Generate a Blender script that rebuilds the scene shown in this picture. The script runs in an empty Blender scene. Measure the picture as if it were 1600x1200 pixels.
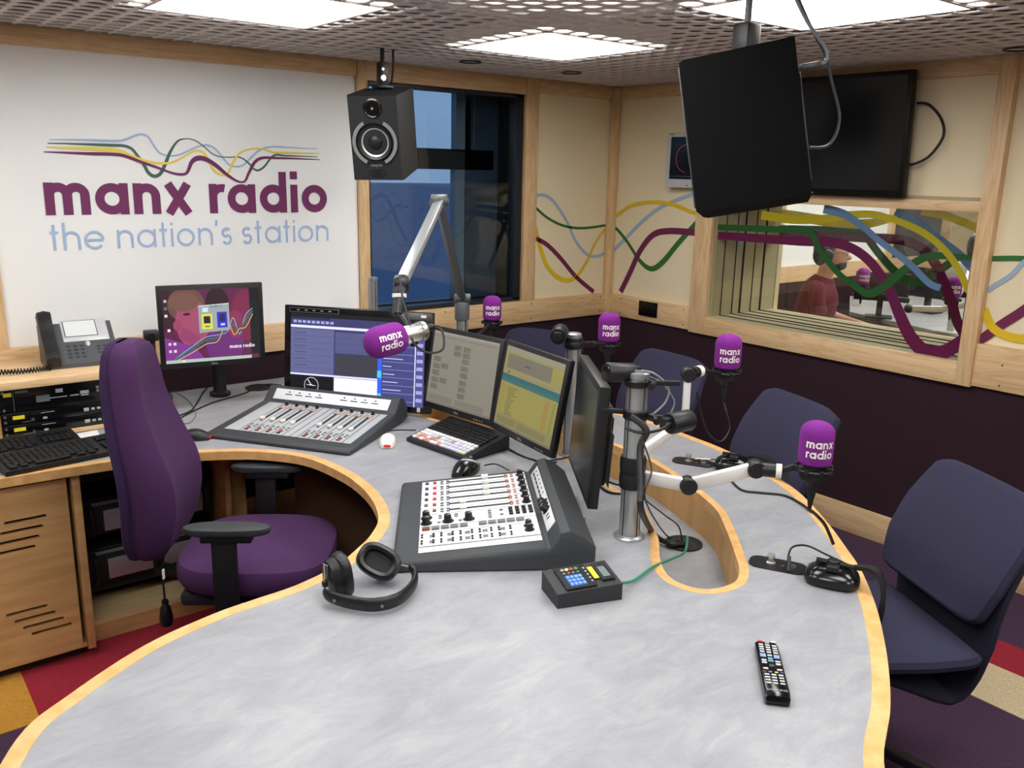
import bpy, bmesh, math, random
from math import sin, cos, pi, radians, sqrt, atan2
from mathutils import Vector, Matrix, Euler

# ------------------------------------------------------------------ camera, world, lights, exposure
sc = bpy.context.scene
COL = sc.collection
F_PX, YAW, PITCH, ROLL, CAMH = 1363.065, radians(38.41724), radians(13.72773), radians(1.22810), 1.70
_fw = Vector((sin(YAW)*cos(PITCH), cos(YAW)*cos(PITCH), -sin(PITCH)))
_rt0 = Vector((cos(YAW), -sin(YAW), 0))
_up0 = _rt0.cross(_fw)
_rt = cos(ROLL)*_rt0 + sin(ROLL)*_up0
_up = -sin(ROLL)*_rt0 + cos(ROLL)*_up0
cam_d = bpy.data.cameras.new('camera')
cam = bpy.data.objects.new('camera', cam_d)
COL.objects.link(cam)
cam_d.sensor_width = 36.0
cam_d.lens = F_PX/1600*36
cam_d.clip_start = 0.05
cam_d.clip_end = 3000
M = Matrix.Identity(4)
for i, v in enumerate((_rt, _up, -_fw)):
    for j in range(3):
        M[j][i] = v[j]
M.translation = Vector((0, 0, CAMH))
cam.matrix_world = M
sc.camera = cam

XE, YN, ZC = 3.8367, 3.8979, 2.1905        # east wall plane, north wall plane, ceiling
DZ = 0.715                                 # desk height
XW, YS = -1.6, -1.4                        # west and south walls

w = bpy.data.worlds.new('dusk'); sc.world = w; w.use_nodes = True
nt = w.node_tree; nt.nodes.clear()
out = nt.nodes.new('ShaderNodeOutputWorld'); bg = nt.nodes.new('ShaderNodeBackground')
tc = nt.nodes.new('ShaderNodeTexCoord'); sp = nt.nodes.new('ShaderNodeSeparateXYZ')
rp = nt.nodes.new('ShaderNodeValToRGB'); ns = nt.nodes.new('ShaderNodeTexNoise')
mx = nt.nodes.new('ShaderNodeMixRGB')
ns.inputs['Scale'].default_value = 5.0
mp = nt.nodes.new('ShaderNodeMapping'); mp.inputs['Scale'].default_value = (1, 1, 5)
nt.links.new(tc.outputs['Generated'], mp.inputs['Vector']); nt.links.new(mp.outputs['Vector'], ns.inputs['Vector'])
nt.links.new(tc.outputs['Generated'], sp.inputs[0]); nt.links.new(sp.outputs['Z'], rp.inputs[0])
e = rp.color_ramp.elements
e[0].position = 0.0; e[0].color = (0.33, 0.50, 0.76, 1)
e[1].position = 0.35; e[1].color = (0.26, 0.44, 0.74, 1)
mx.blend_type = 'MULTIPLY'; mx.inputs[0].default_value = 0.35
nt.links.new(rp.outputs[0], mx.inputs[1]); nt.links.new(ns.outputs['Fac'], mx.inputs[2])
nt.links.new(mx.outputs[0], bg.inputs[0]); bg.inputs[1].default_value = 1.2
nt.links.new(bg.outputs[0], out.inputs[0])

PANEL_STRENGTH = 11.5                      # luminous ceiling panels (built with the ceiling)
vs = sc.view_settings
vs.view_transform = 'Standard'; vs.look = 'None'; vs.gamma = 1.0; vs.use_curve_mapping = False
vs.exposure = 0.15
try:
    sc.cycles.use_denoising = True
    sc.cycles.max_bounces = 8; sc.cycles.diffuse_bounces = 4; sc.cycles.transparent_max_bounces = 16
    sc.cycles.sample_clamp_indirect = 6.0
    sc.cycles.caustics_reflective = False; sc.cycles.caustics_refractive = False
except Exception:
    pass
rnd = random.Random(7)

# ------------------------------------------------------------------ measuring helpers (points of the room seen along a sight line)
def ray(x, y):
    return _fw + (x-800)/F_PX*_rt - (y-600)/F_PX*_up
def atz(x, y, z=DZ):
    d = ray(x, y); return Vector((0, 0, CAMH)) + d*((z-CAMH)/d.z)
def atx(x, y, X=XE):
    d = ray(x, y); return Vector((0, 0, CAMH)) + d*(X/d.x)
def aty(x, y, Y=YN):
    d = ray(x, y); return Vector((0, 0, CAMH)) + d*(Y/d.y)
def T(x, y, t):
    return Vector((0, 0, CAMH)) + ray(x, y)*t

# ------------------------------------------------------------------ materials
def lin(c):
    if isinstance(c, str):
        c = tuple(int(c[i:i+2], 16)/255 for i in (0, 2, 4))
    return tuple((v/12.92 if v <= 0.04045 else ((v+0.055)/1.055)**2.4) for v in c) + (1.0,)
_mats = {}
def mat(name, color='808080', rough=0.5, metal=0.0, var=0.0, vscale=20.0, bump=0.0, bscale=200.0, stretch=(1, 1, 1),
        emit=0.0, sheen=0.0, color2=None, coat=0.0, spec=0.5, rot=(0, 0, 0)):
    if name in _mats:
        return _mats[name]
    m = bpy.data.materials.new(name); m.use_nodes = True
    n = m.node_tree; b = n.nodes['Principled BSDF']
    b.inputs['Base Color'].default_value = lin(color)
    b.inputs['Roughness'].default_value = rough; b.inputs['Metallic'].default_value = metal
    b.inputs['Specular IOR Level'].default_value = spec
    if coat: b.inputs['Coat Weight'].default_value = coat
    if sheen:
        b.inputs['Sheen Weight'].default_value = sheen
        b.inputs['Sheen Roughness'].default_value = 0.4
        b.inputs['Sheen Tint'].default_value = lin(color)
    if emit:
        b.inputs['Emission Color'].default_value = lin(color); b.inputs['Emission Strength'].default_value = emit
    tcn = n.nodes.new('ShaderNodeTexCoord'); mp = n.nodes.new('ShaderNodeMapping')
    mp.inputs['Scale'].default_value = stretch; mp.inputs['Rotation'].default_value = rot
    n.links.new(tcn.outputs['Object'], mp.inputs['Vector'])
    no = n.nodes.new('ShaderNodeTexNoise'); no.inputs['Scale'].default_value = vscale; no.inputs['Detail'].default_value = 6
    n.links.new(mp.outputs['Vector'], no.inputs['Vector'])
    if var or color2:
        r = n.nodes.new('ShaderNodeValToRGB')
        c = lin(color)
        c2 = lin(color2) if color2 else tuple(max(0, v*(1-var)) for v in c[:3]) + (1,)
        r.color_ramp.elements[0].position = 0.36; r.color_ramp.elements[1].position = 0.64
        r.color_ramp.elements[0].color = c2; r.color_ramp.elements[1].color = c
        n.links.new(no.outputs['Fac'], r.inputs[0]); n.links.new(r.outputs[0], b.inputs['Base Color'])
    if bump:
        n2 = n.nodes.new('ShaderNodeTexNoise'); n2.inputs['Scale'].default_value = bscale; n2.inputs['Detail'].default_value = 3
        n.links.new(tcn.outputs['Object'], n2.inputs['Vector'])
        bp = n.nodes.new('ShaderNodeBump'); bp.inputs['Strength'].default_value = bump; bp.inputs['Distance'].default_value = 0.003
        n.links.new(n2.outputs['Fac'], bp.inputs['Height']); n.links.new(bp.outputs[0], b.inputs['Normal'])
    _mats[name] = m
    return m
def wood(name, c1, c2, axis='x', rough=0.42):
    """pale timber: long grain lines along one axis of the object"""
    if name in _mats: return _mats[name]
    m = bpy.data.materials.new(name); m.use_nodes = True
    n = m.node_tree; b = n.nodes['Principled BSDF']; b.inputs['Roughness'].default_value = rough
    tcn = n.nodes.new('ShaderNodeTexCoord'); mp = n.nodes.new('ShaderNodeMapping')
    mp.inputs['Scale'].default_value = {'x': (1.2, 12, 12), 'y': (12, 1.2, 12), 'z': (12, 12, 1.2)}[axis]
    n.links.new(tcn.outputs['Object'], mp.inputs['Vector'])
    no = n.nodes.new('ShaderNodeTexNoise'); no.inputs['Scale'].default_value = 1.6; no.inputs['Detail'].default_value = 3
    no.inputs['Distortion'].default_value = 1.2
    n.links.new(mp.outputs['Vector'], no.inputs['Vector'])
    ml = n.nodes.new('ShaderNodeMath'); ml.operation = 'MULTIPLY'; ml.inputs[1].default_value = 9.0
    fr = n.nodes.new('ShaderNodeMath'); fr.operation = 'PINGPONG'; fr.inputs[1].default_value = 1.0
    n.links.new(no.outputs['Fac'], ml.inputs[0]); n.links.new(ml.outputs[0], fr.inputs[0])
    n3 = n.nodes.new('ShaderNodeTexNoise'); n3.inputs['Scale'].default_value = 9; n3.inputs['Detail'].default_value = 5
    n.links.new(mp.outputs['Vector'], n3.inputs['Vector'])
    ad = n.nodes.new('ShaderNodeMath'); ad.operation = 'MULTIPLY'
    n.links.new(fr.outputs[0], ad.inputs[0]); n.links.new(n3.outputs['Fac'], ad.inputs[1])
    r = n.nodes.new('ShaderNodeValToRGB'); r.color_ramp.elements[0].color = lin(c1); r.color_ramp.elements[1].color = lin(c2)
    r.color_ramp.elements[0].position = 0.05; r.color_ramp.elements[1].position = 0.75
    n.links.new(ad.outputs[0], r.inputs[0]); n.links.new(r.outputs[0], b.inputs['Base Color'])
    _mats[name] = m
    return m

WX = wood('maple along x', 'E2C296', 'CCA06C', 'x'); WY = wood('maple along y', 'E2C296', 'CCA06C', 'y'); WZ = wood('maple along z', 'E2C296', 'CCA06C', 'z')
EDGE = mat('maple edging', 'E0B278', 0.4, color2='D09E5E', vscale=3, stretch=(9, 9, 9))
CABW = mat('beech veneer', 'CBA069', 0.5, color2='BB8F5B', vscale=4, stretch=(1, 1, 9))
LAM = None
def laminate():
    m = bpy.data.materials.new('cloudy grey laminate'); m.use_nodes = True
    n = m.node_tree; b = n.nodes['Principled BSDF']; b.inputs['Roughness'].default_value = 0.38
    tcn = n.nodes.new('ShaderNodeTexCoord'); mp = n.nodes.new('ShaderNodeMapping')
    mp.inputs['Rotation'].default_value = (0, 0, radians(30)); mp.inputs['Scale'].default_value = (1.3, 2.8, 1)
    n.links.new(tcn.outputs['Object'], mp.inputs['Vector'])
    a = n.nodes.new('ShaderNodeTexNoise'); a.inputs['Scale'].default_value = 4.5; a.inputs['Detail'].default_value = 12; a.inputs['Roughness'].default_value = 0.72
    a.inputs['Distortion'].default_value = 0.5
    n.links.new(mp.outputs[0], a.inputs['Vector'])
    r = n.nodes.new('ShaderNodeValToRGB'); el = r.color_ramp.elements
    el[0].position = 0.33; el[0].color = lin('88898C'); el[1].position = 0.7; el[1].color = lin('A4A5A5')
    q = el.new(0.52); q.color = lin('95969A')
    n.links.new(a.outputs['Fac'], r.inputs[0]); n.links.new(r.outputs[0], b.inputs['Base Color'])
    return m
LAM = laminate()
BLACK = mat('black plastic', '121315', 0.45)
BLACKG = mat('glossy black plastic', '0A0B0D', 0.18)
BLACKM = mat('matt black', '0B0B0C', 0.7)
DGREY = mat('dark grey moulded plastic', '36393C', 0.5, bump=0.15, bscale=900)
MGREY = mat('mid grey plastic', '6C7074', 0.45)
PLATE = mat('pale grey metal plate', 'A9ACAE', 0.4)
WPLATE = mat('white metal plate', 'D9DCDE', 0.35)
SILVER = mat('anodised aluminium', 'B4B6B7', 0.32, 0.75)
STEEL = mat('bright nickel', 'CFCDC8', 0.33, 1.0)
WARM = mat('white arm paint', 'D6D4D0', 0.4)
RUB = mat('cable rubber', '0E0E10', 0.55)
WHT = mat('white plastic', 'E6E2DA', 0.4)
RED = mat('red button', 'C01F33', 0.4); REDD = mat('dull red button', '7C4038', 0.4)
ORG = mat('orange ring', 'C2683A', 0.5)
YEL = mat('yellow label', 'E6D62A', 0.6)
PURF = mat('purple wool fabric', '44204F', 0.95, var=0.16, vscale=420, bump=0.3, bscale=900, sheen=0.12)
NAVF = mat('navy wool fabric', '2F2D49', 0.95, color2='222132', vscale=500, bump=0.3, bscale=900, sheen=0.08)
FOAM = mat('purple foam', '7C1C88', 0.95, var=0.15, vscale=600, bump=0.6, bscale=900, sheen=0.4)
DADO = mat('aubergine wall fabric', '2A0E1C', 0.95, var=0.25, vscale=500, bump=0.2, bscale=700)
WHITEW = mat('white wall paint', 'EFF0EF', 0.75, bump=0.03, bscale=150)
CREAM = mat('cream wall fabric', 'EADBB8', 0.85, bump=0.15, bscale=500)
REVEAL = mat('beige reveal fabric', 'BDB493', 0.9, bump=0.1, bscale=400)
GLASSM = None
def glass(name, tint='FFFFFF', refl=0.06):
    m = bpy.data.materials.new(name); m.use_nodes = True
    n = m.node_tree; n.nodes.clear()
    o = n.nodes.new('ShaderNodeOutputMaterial'); mx_ = n.nodes.new('ShaderNodeMixShader')
    t = n.nodes.new('ShaderNodeBsdfTransparent'); t.inputs[0].default_value = lin(tint)
    g = n.nodes.new('ShaderNodeBsdfGlossy'); g.inputs['Roughness'].default_value = 0.01
    lw = n.nodes.new('ShaderNodeLayerWeight'); pw = n.nodes.new('ShaderNodeMath'); pw.operation = 'POWER'; pw.inputs[1].default_value = 4.5
    f = n.nodes.new('ShaderNodeMath'); f.operation = 'MULTIPLY_ADD'; f.inputs[1].default_value = 0.7; f.inputs[2].default_value = refl*.6
    n.links.new(lw.outputs['Facing'], pw.inputs[0]); n.links.new(pw.outputs[0], f.inputs[0])
    n.links.new(f.outputs[0], mx_.inputs[0]); n.links.new(t.outputs[0], mx_.inputs[1]); n.links.new(g.outputs[0], mx_.inputs[2])
    n.links.new(mx_.outputs[0], o.inputs[0])
    return m
GLASSM = glass('window glass', 'F5F5F2')
GLASSD = glass('dusk window glass', 'F0F3F5')
def glow(name, color, strength=1.0):
    if name in _mats: return _mats[name]
    m = bpy.data.materials.new(name); m.use_nodes = True
    b = m.node_tree.nodes['Principled BSDF']
    b.inputs['Base Color'].default_value = (0.01, 0.01, 0.01, 1); b.inputs['Roughness'].default_value = 0.25
    b.inputs['Emission Color'].default_value = lin(color); b.inputs['Emission Strength'].default_value = strength
    _mats[name] = m
    return m
SCR = [0.9]
def scr(c):
    return glow('screen %s %.2f' % (c, SCR[0]), c, SCR[0])

# ------------------------------------------------------------------ mesh builder
class MB:
    def __init__(s):
        s.bm = bmesh.new(); s.m = Matrix.Identity(4); s.mats = []
    def mi(s, m):
        if m is None: m = BLACK
        if m not in s.mats: s.mats.append(m)
        return s.mats.index(m)
    def _fin(s, verts, faces, m, smooth, xf=None):
        i = s.mi(m)
        for f in faces: f.material_index = i; f.smooth = smooth
        X = s.m if xf is None else s.m @ xf
        for v in verts: v.co = X @ v.co
    def box(s, c, d, m=None, r=0.0, rot=None, seg=2, smooth=True):
        t = bmesh.new(); bmesh.ops.create_cube(t, size=1.0)
        for v in t.verts: v.co = Vector((v.co.x*d[0], v.co.y*d[1], v.co.z*d[2]))
        if r > 0:
            bmesh.ops.bevel(t, geom=t.edges[:], offset=min(r, min(d)*0.49), segments=seg, affect='EDGES', profile=0.5)
        xf = Matrix.Translation(c)
        if rot is not None: xf = xf @ Euler(rot).to_matrix().to_4x4()
        s.merge(t, m, smooth, xf)
        return s
    def merge(s, t, m, smooth=True, xf=None):
        X = s.m if xf is None else s.m @ xf
        i = s.mi(m); mp = {}
        for v in t.verts: mp[v] = s.bm.verts.new(X @ v.co)
        for f in t.faces:
            try:
                g = s.bm.faces.new([mp[v] for v in f.verts]); g.material_index = i; g.smooth = smooth
            except ValueError: pass
        t.free()
    def ring(s, pts_list, m, close_u=True, cap=True, smooth=True):
        """loft through rings of equal length"""
        i = s.mi(m); R = []
        for ring in pts_list: R.append([s.bm.verts.new(s.m @ Vector(p)) for p in ring])
        n = len(R[0]); F = []
        for a, b in zip(R[:-1], R[1:]):
            for k in range(n if close_u else n-1):
                q = [a[k], a[(k+1) % n], b[(k+1) % n], b[k]]
                try: F.append(s.bm.faces.new(q))
                except ValueError: pass
        if cap:
            for rr in (R[0][::-1], R[-1]):
                try: F.append(s.bm.faces.new(rr))
                except ValueError: pass
        for f in F: f.material_index = i; f.smooth = smooth
        return s
    def cyl(s, p0, p1, r0, m=None, r1=None, seg=20, cap=True):
        p0, p1 = Vector(p0), Vector(p1); r1 = r0 if r1 is None else r1
        z = (p1-p0).normalized(); x = z.orthogonal().normalized(); y = z.cross(x)
        rg = []
        for p, r in ((p0, r0), (p1, r1)):
            rg.append([p + r*(cos(2*pi*k/seg)*x + sin(2*pi*k/seg)*y) for k in range(seg)])
        return s.ring(rg, m, cap=cap)
    def lathe(s, prof, m=None, org=(0, 0, 0), ax=(0, 0, 1), seg=24, cap=True):
        o = Vector(org); z = Vector(ax).normalized(); x = z.orthogonal().normalized(); y = z.cross(x)
        rg = [[o + h*z + max(r, 1e-5)*(cos(2*pi*k/seg)*x + sin(2*pi*k/seg)*y) for k in range(seg)] for r, h in prof]
        return s.ring(rg, m, cap=cap)
    def tube(s, pts, r, m=None, seg=8, smoothp=True, steps=6):
        pts = [Vector(p) for p in pts]
        if smoothp and len(pts) > 2: pts = spline(pts, steps)
        rs = r if isinstance(r, (list, tuple)) else None
        rg = []; x = None
        for i, p in enumerate(pts):
            d = (pts[min(i+1, len(pts)-1)] - pts[max(i-1, 0)])
            if d.length < 1e-9: d = Vector((0, 0, 1))
            d.normalize()
            if x is None: x = d.orthogonal().normalized()
            else:
                x = x - d*x.dot(d)
                x = x.normalized() if x.length > 1e-6 else d.orthogonal().normalized()
            y = d.cross(x)
            rr = r if rs is None else rs[0] + (rs[-1]-rs[0])*i/(len(pts)-1)
            rg.append([p + rr*(cos(2*pi*k/seg)*x + sin(2*pi*k/seg)*y) for k in range(seg)])
        return s.ring(rg, m)
    def bar(s, p0, p1, wd, th, m=None, r=0.0, up=(0, 0, 1)):
        p0, p1 = Vector(p0), Vector(p1); x = (p1-p0); L = x.length; x.normalize()
        z = Vector(up); z = z - x*z.dot(x)
        z = z.normalized() if z.length > 1e-5 else x.orthogonal().normalized()
        y = z.cross(x)
        X = Matrix.Identity(4)
        for k, v in enumerate((x, y, z)):
            for j in range(3): X[j][k] = v[j]
        X.translation = (p0+p1)/2
        t = bmesh.new(); bmesh.ops.create_cube(t, size=1.0)
        for v in t.verts: v.co = Vector((v.co.x*L, v.co.y*wd, v.co.z*th))
        if r > 0: bmesh.ops.bevel(t, geom=t.edges[:], offset=r, segments=2, affect='EDGES', profile=0.5)
        s.merge(t, m, True, X); return s
    def prism(s, loops, z0, z1, m=None, plane='xy', at=0.0, smooth=False):
        """filled outline with holes, extruded from z0 to z1; plane picks the axes of the outline"""
        cu = bpy.data.curves.new('t', 'CURVE'); cu.dimensions = '2D'; cu.fill_mode = 'BOTH'; cu.extrude = abs(z1-z0)/2
        for lp in loops:
            sp_ = cu.splines.new('POLY'); sp_.points.add(len(lp)-1); sp_.use_cyclic_u = True
            for i_, p in enumerate(lp): sp_.points[i_].co = (p[0], p[1], 0, 1)
        o = bpy.data.objects.new('t', cu); me = bpy.data.meshes.new_from_object(o)
        t = bmesh.new(); t.from_mesh(me)
        bmesh.ops.remove_doubles(t, verts=t.verts, dist=1e-6)
        zc = (z0+z1)/2
        for v in t.verts:
            a, b, c = v.co.x, v.co.y, v.co.z+zc
            v.co = {'xy': Vector((a, b, c)), 'xz': Vector((a, c, b)), 'yz': Vector((c, a, b))}[plane]
        bpy.data.objects.remove(o); bpy.data.curves.remove(cu); bpy.data.meshes.remove(me)
        s.merge(t, m, smooth); return s
    def quad(s, pts, m=None):
        f = s.bm.faces.new([s.bm.verts.new(s.m @ Vector(p)) for p in pts]); f.material_index = s.mi(m); return s
    def ell(s, c, rad, m=None, u=20, v=12, rot=None):
        t = bmesh.new(); bmesh.ops.create_uvsphere(t, u_segments=u, v_segments=v, radius=1.0)
        xf = Matrix.Translation(c)
        if rot is not None: xf = xf @ Euler(rot).to_matrix().to_4x4()
        xf = xf @ Matrix.Diagonal((rad[0], rad[1], rad[2], 1))
        s.merge(t, m, True, xf); return s
    def mesh(s, name):
        bmesh.ops.recalc_face_normals(s.bm, faces=s.bm.faces)
        me = bpy.data.meshes.new(name); s.bm.to_mesh(me); s.bm.free()
        for m in s.mats: me.materials.append(m)
        try: me.set_sharp_from_angle(angle=radians(38))
        except Exception: pass
        return me
    def build(s, name, parent=None, **k):
        o = bpy.data.objects.new(name, s.mesh(name)); COL.objects.link(o)
        if parent is not None: o.parent = parent
        for a, b in k.items(): o[a] = b
        return o
def spline(P, steps=6, closed=False):
    P = [Vector(p) for p in P]; n = len(P); out = []
    rng = range(n) if closed else range(n-1)
    for i in rng:
        if closed: a, b, c, d = P[(i-1) % n], P[i], P[(i+1) % n], P[(i+2) % n]
        else: a, b, c, d = P[max(i-1, 0)], P[i], P[i+1], P[min(i+2, n-1)]
        for k in range(steps):
            t = k/steps
            out.append(0.5*((2*b)+(c-a)*t+(2*a-5*b+4*c-d)*t*t+(3*b-a-3*c+d)*t**3))
    if not closed: out.append(P[-1])
    return out
def thing(name, label, cat, loc=(0, 0, 0), rz=0.0, group=None, rot=None):
    o = bpy.data.objects.new(name, None); COL.objects.link(o); o.empty_display_size = 0.05
    o.location = loc; o.rotation_euler = rot if rot is not None else (0, 0, rz)
    o['label'] = label; o['category'] = cat
    if group: o['group'] = group
    return o
def sub(o, parent):
    """make a part of a thing a sub-part of another of its parts, staying where it is"""
    mp_ = Matrix.LocRotScale(parent.location, parent.rotation_euler, parent.scale); mo = Matrix.LocRotScale(o.location, o.rotation_euler, o.scale)
    o.parent = parent; o.matrix_basis = mp_.inverted() @ mo; return o
def tag(o, label, cat, group=None):
    o['label'] = label; o['category'] = cat
    if group: o['group'] = group
    return o
def inst(me, name, parent, loc, rot=(0, 0, 0), scale=(1, 1, 1)):
    o = bpy.data.objects.new(name, me); COL.objects.link(o); o.parent = parent
    o.location = loc; o.rotation_euler = rot; o.scale = scale
    return o
def struct(mb, name, parent=None):
    o = mb.build(name, parent)
    if parent is None: o['kind'] = 'structure'
    return o
def rrect(x0, y0, x1, y1, r, n=5):
    P = []
    for cx, cy, a0 in ((x1-r, y1-r, 0), (x0+r, y1-r, 90), (x0+r, y0+r, 180), (x1-r, y0+r, 270)):
        for k in range(n+1):
            a = radians(a0+90*k/n); P.append((cx+r*cos(a), cy+r*sin(a)))
    return P

# ---- geometric sans lettering drawn with strokes (unit = x-height)
def arc(cx, cy, r, a0, a1, n=18):
    return [(cx+r*cos(radians(a0+(a1-a0)*k/n)), cy+r*sin(radians(a0+(a1-a0)*k/n))) for k in range(n+1)]
def glyph(ch, w):
    h = w/2
    bowl = arc(.5, .5, .5-h, 0, 360, 28)
    def arch(x0, wd):
        r = (wd-w)/2
        return [(x0+h, 0), (x0+h, 1)], [*arc(x0+h+r, 1-h-r, r, 180, 0, 14), (x0+h+2*r, 0)]
    if ch == 'o': return [bowl], 1.0
    if ch == 'a': return [bowl, [(1-h, 0), (1-h, 1)]], 1.0
    if ch == 'd': return [bowl, [(1-h, 0), (1-h, 1.45)]], 1.0
    if ch == 'n': return list(arch(0, .84)), .84
    if ch == 'h': a, b = arch(0, .84); return [[(h, 0), (h, 1.45)], b], .84
    if ch == 'm':
        a, b = arch(0, .78); c, d = arch(.78-w, .78); return [a, b, d], 1.56-w
    if ch == 'x': return [[(h*.8, 0), (.86-h*.8, 1)], [(h*.8, 1), (.86-h*.8, 0)]], .86
    if ch == 'r': return [[(h, 0), (h, 1)], arc(h+.3, 1-h-.3, .3, 180, 70, 8)], .48
    if ch == 'i': return [[(h, 0), (h, 1)], [(h, 1.2), (h, 1.2+w)]], w
    if ch == 't': return [[(.2, 0), (.2, 1.35)], [(0, 1-h), (.42, 1-h)]], .42
    if ch == 'e': return [arc(.5, .5, .5-h, 2, 318, 24), [(h, .5), (1-h, .5)]], 1.0
    if ch == 's':
        r = .27-h/2
        return [arc(.29, 1-h-r+.0, r, 40, 262, 12) + arc(.29, h+r, r, 82, -150, 12)], .58
    if ch == "'": return [[(h, 1.42), (h*.4, 1.1)]], w
    return [], .45
def letters(text, w, gap):
    out_, x = [], 0
    for ch in text:
        g, adv = glyph(ch, w)
        for st in g: out_.append([(p[0]+x, p[1]) for p in st])
        x += adv + (gap if ch != ' ' else 0)
    return out_, x-gap
def stroke_quads(st, w):
    """flat strip polygons of a stroke: list of (left, right) points"""
    n = len(st); L = []
    closed = abs(st[0][0]-st[-1][0])+abs(st[0][1]-st[-1][1]) < 1e-6
    for i in range(n):
        if closed: a, b = st[(i-1) % (n-1)], st[(i+1) % (n-1)]
        else: a, b = st[max(i-1, 0)], st[min(i+1, n-1)]
        dx, dy = b[0]-a[0], b[1]-a[1]; l = sqrt(dx*dx+dy*dy) or 1
        L.append(((st[i][0]-dy/l*w/2, st[i][1]+dx/l*w/2), (st[i][0]+dy/l*w/2, st[i][1]-dx/l*w/2)))
    return L
def put_text(mb, text, w, gap, fmap, m, align=0.0, lift=Vector((0, 0, 0))):
    sts, W = letters(text, w, gap); k = 0
    for st in sts:
        if len(st) == 2:      # subdivide stems so that they follow curved surfaces
            a, b = st; st = [(a[0]+(b[0]-a[0])*k/5, a[1]+(b[1]-a[1])*k/5) for k in range(6)]
        q = stroke_quads(st, w)
        for (a, b), (c, d) in zip(q[:-1], q[1:]):
            try: mb.quad([fmap(p[0]-align*W, p[1])+lift*k for p in (a, b, d, c)], m)
            except ValueError: pass
        k += 1
    return W
def font_mesh(text, size, m, thick=0.0):
    cu = bpy.data.curves.new('t', 'FONT'); cu.body = text; cu.size = size; cu.extrude = thick; cu.align_x = 'CENTER'; cu.resolution_u = 3
    o = bpy.data.objects.new('t', cu); me = bpy.data.meshes.new_from_object(o)
    bpy.data.objects.remove(o); bpy.data.curves.remove(cu)
    me.materials.clear(); me.materials.append(m)
    return me

# ================================================================== THE ROOM
def carpet(name, c, c2):
    return mat(name, c, 0.98, color2=c2, vscale=60, stretch=(1, 8, 1), bump=0.5, bscale=260)
CP, CR, CB, CY = carpet('plum carpet', '4A2F4C', '382339'), carpet('red carpet', 'A81F33', '7E1728'), carpet('oatmeal carpet', 'D9C7A3', 'B9A683'), carpet('ochre carpet', 'C99334', 'AA7A28')
fl = MB(); fl.box((1.0, 1.2, -0.05), (6.2, 6.0, 0.1), CP); fl = struct(fl, 'floor')
def ctile(name, x0, y0, x1, y1, m):
    b = MB(); b.box(((x0+x1)/2, (y0+y1)/2, 0.0015), (x1-x0, y1-y0, 0.003), m); b.build(name, fl)
ctile('red_carpet_stripe', 3.14, -1.3, 3.34, 1.60, CR)
ctile('oatmeal_carpet_stripe', 2.88, -1.3, 3.14, 1.60, CB)
ctile('red_carpet_tile', .35, 2.77, 1.6, 3.4, CR)
ctile('ochre_carpet_tile', -.6, 2.77, .35, 3.3, CY)

# ceiling: white pressed metal mesh under a dark void, with luminous panels set into the grid
PIT, GX, GY = 0.083, 2.17, 1.33
MESHW = mat('white ceiling mesh', 'DAD3CE', 0.5)
panels = [(GX-15*PIT*i, GY+15*PIT*j) for i in (0, 1, 2) for j in (-2, -1, 0, 1) if not (i == 2 and j == -2)]
def in_panel(x, y):
    return any(px_-1e-4 < x < px_+7*PIT and py_-1e-4 < y < py_+7*PIT for px_, py_ in panels)
cb = bmesh.new()
i0 = int((XW-GX)/PIT)-1; i1 = int((XE-GX)/PIT)+1; j0 = int((YS-GY)/PIT)-1; j1 = int((YN-GY)/PIT)+1
hole = [(-.40, -.24), (-.24, -.40), (.24, -.40), (.40, -.24), (.40, .24), (.24, .40), (-.24, .40), (-.40, .24)]
outr = [(-.5, -.5), (0, -.5), (.5, -.5), (.5, 0), (.5, .5), (0, .5), (-.5, .5), (-.5, 0)]
hole = [hole[k] for k in range(8)]
outr = [(-.5, -.22), (-.22, -.5), (.22, -.5), (.5, -.22), (.5, .22), (.22, .5), (-.22, .5), (-.5, .22)]
for i in range(i0, i1+1):
    for j in range(j0, j1+1):
        cx, cy = GX+(i+.5)*PIT, GY+(j+.5)*PIT
        if in_panel(cx, cy): continue
        o = [cb.verts.new((cx+a*PIT, cy+b*PIT, ZC)) for a, b in outr]
        h = [cb.verts.new((cx+a*PIT, cy+b*PIT, ZC+.002)) for a, b in hole]
        u = [cb.verts.new((cx+a*PIT, cy+b*PIT, ZC+.007)) for a, b in hole]
        c = [cb.verts.new((cx+a*PIT, cy+b*PIT, ZC)) for a, b in ((-.5, -.5), (.5, -.5), (.5, .5), (-.5, .5))]
        for k in range(8):
            cb.faces.new([o[k], o[(k+1) % 8], h[(k+1) % 8], h[k]])
            cb.faces.new([h[k], h[(k+1) % 8], u[(k+1) % 8], u[k]])
        for k in range(4): cb.faces.new([c[k], o[(2*k+1) % 8], o[2*k]])
me = bpy.data.meshes.new('ceiling'); cb.to_mesh(me); cb.free(); me.materials.append(MESHW)
ceil = bpy.data.objects.new('ceiling', me); COL.objects.link(ceil); ceil['kind'] = 'structure'
v = MB(); CV = mat('ceiling void', '5C5755', 0.9); v.box((1.1, 1.25, ZC+.20), (6.0, 5.8, .04), CV)
for (c, d) in (((XW-.12, 1.25, ZC+.11), (.1, 5.8, .2)), ((XE+.12, 1.25, ZC+.11), (.1, 5.8, .2)), ((1.1, YS-.12, ZC+.11), (6, .1, .2)), ((1.1, YN+.12, ZC+.11), (6, .1, .2))): v.box(c, d, CV)
v.build('ceiling_void', ceil)
LG = glow('luminous panel', 'FDFCFB', PANEL_STRENGTH)
EM = _mats['luminous panel']
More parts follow.
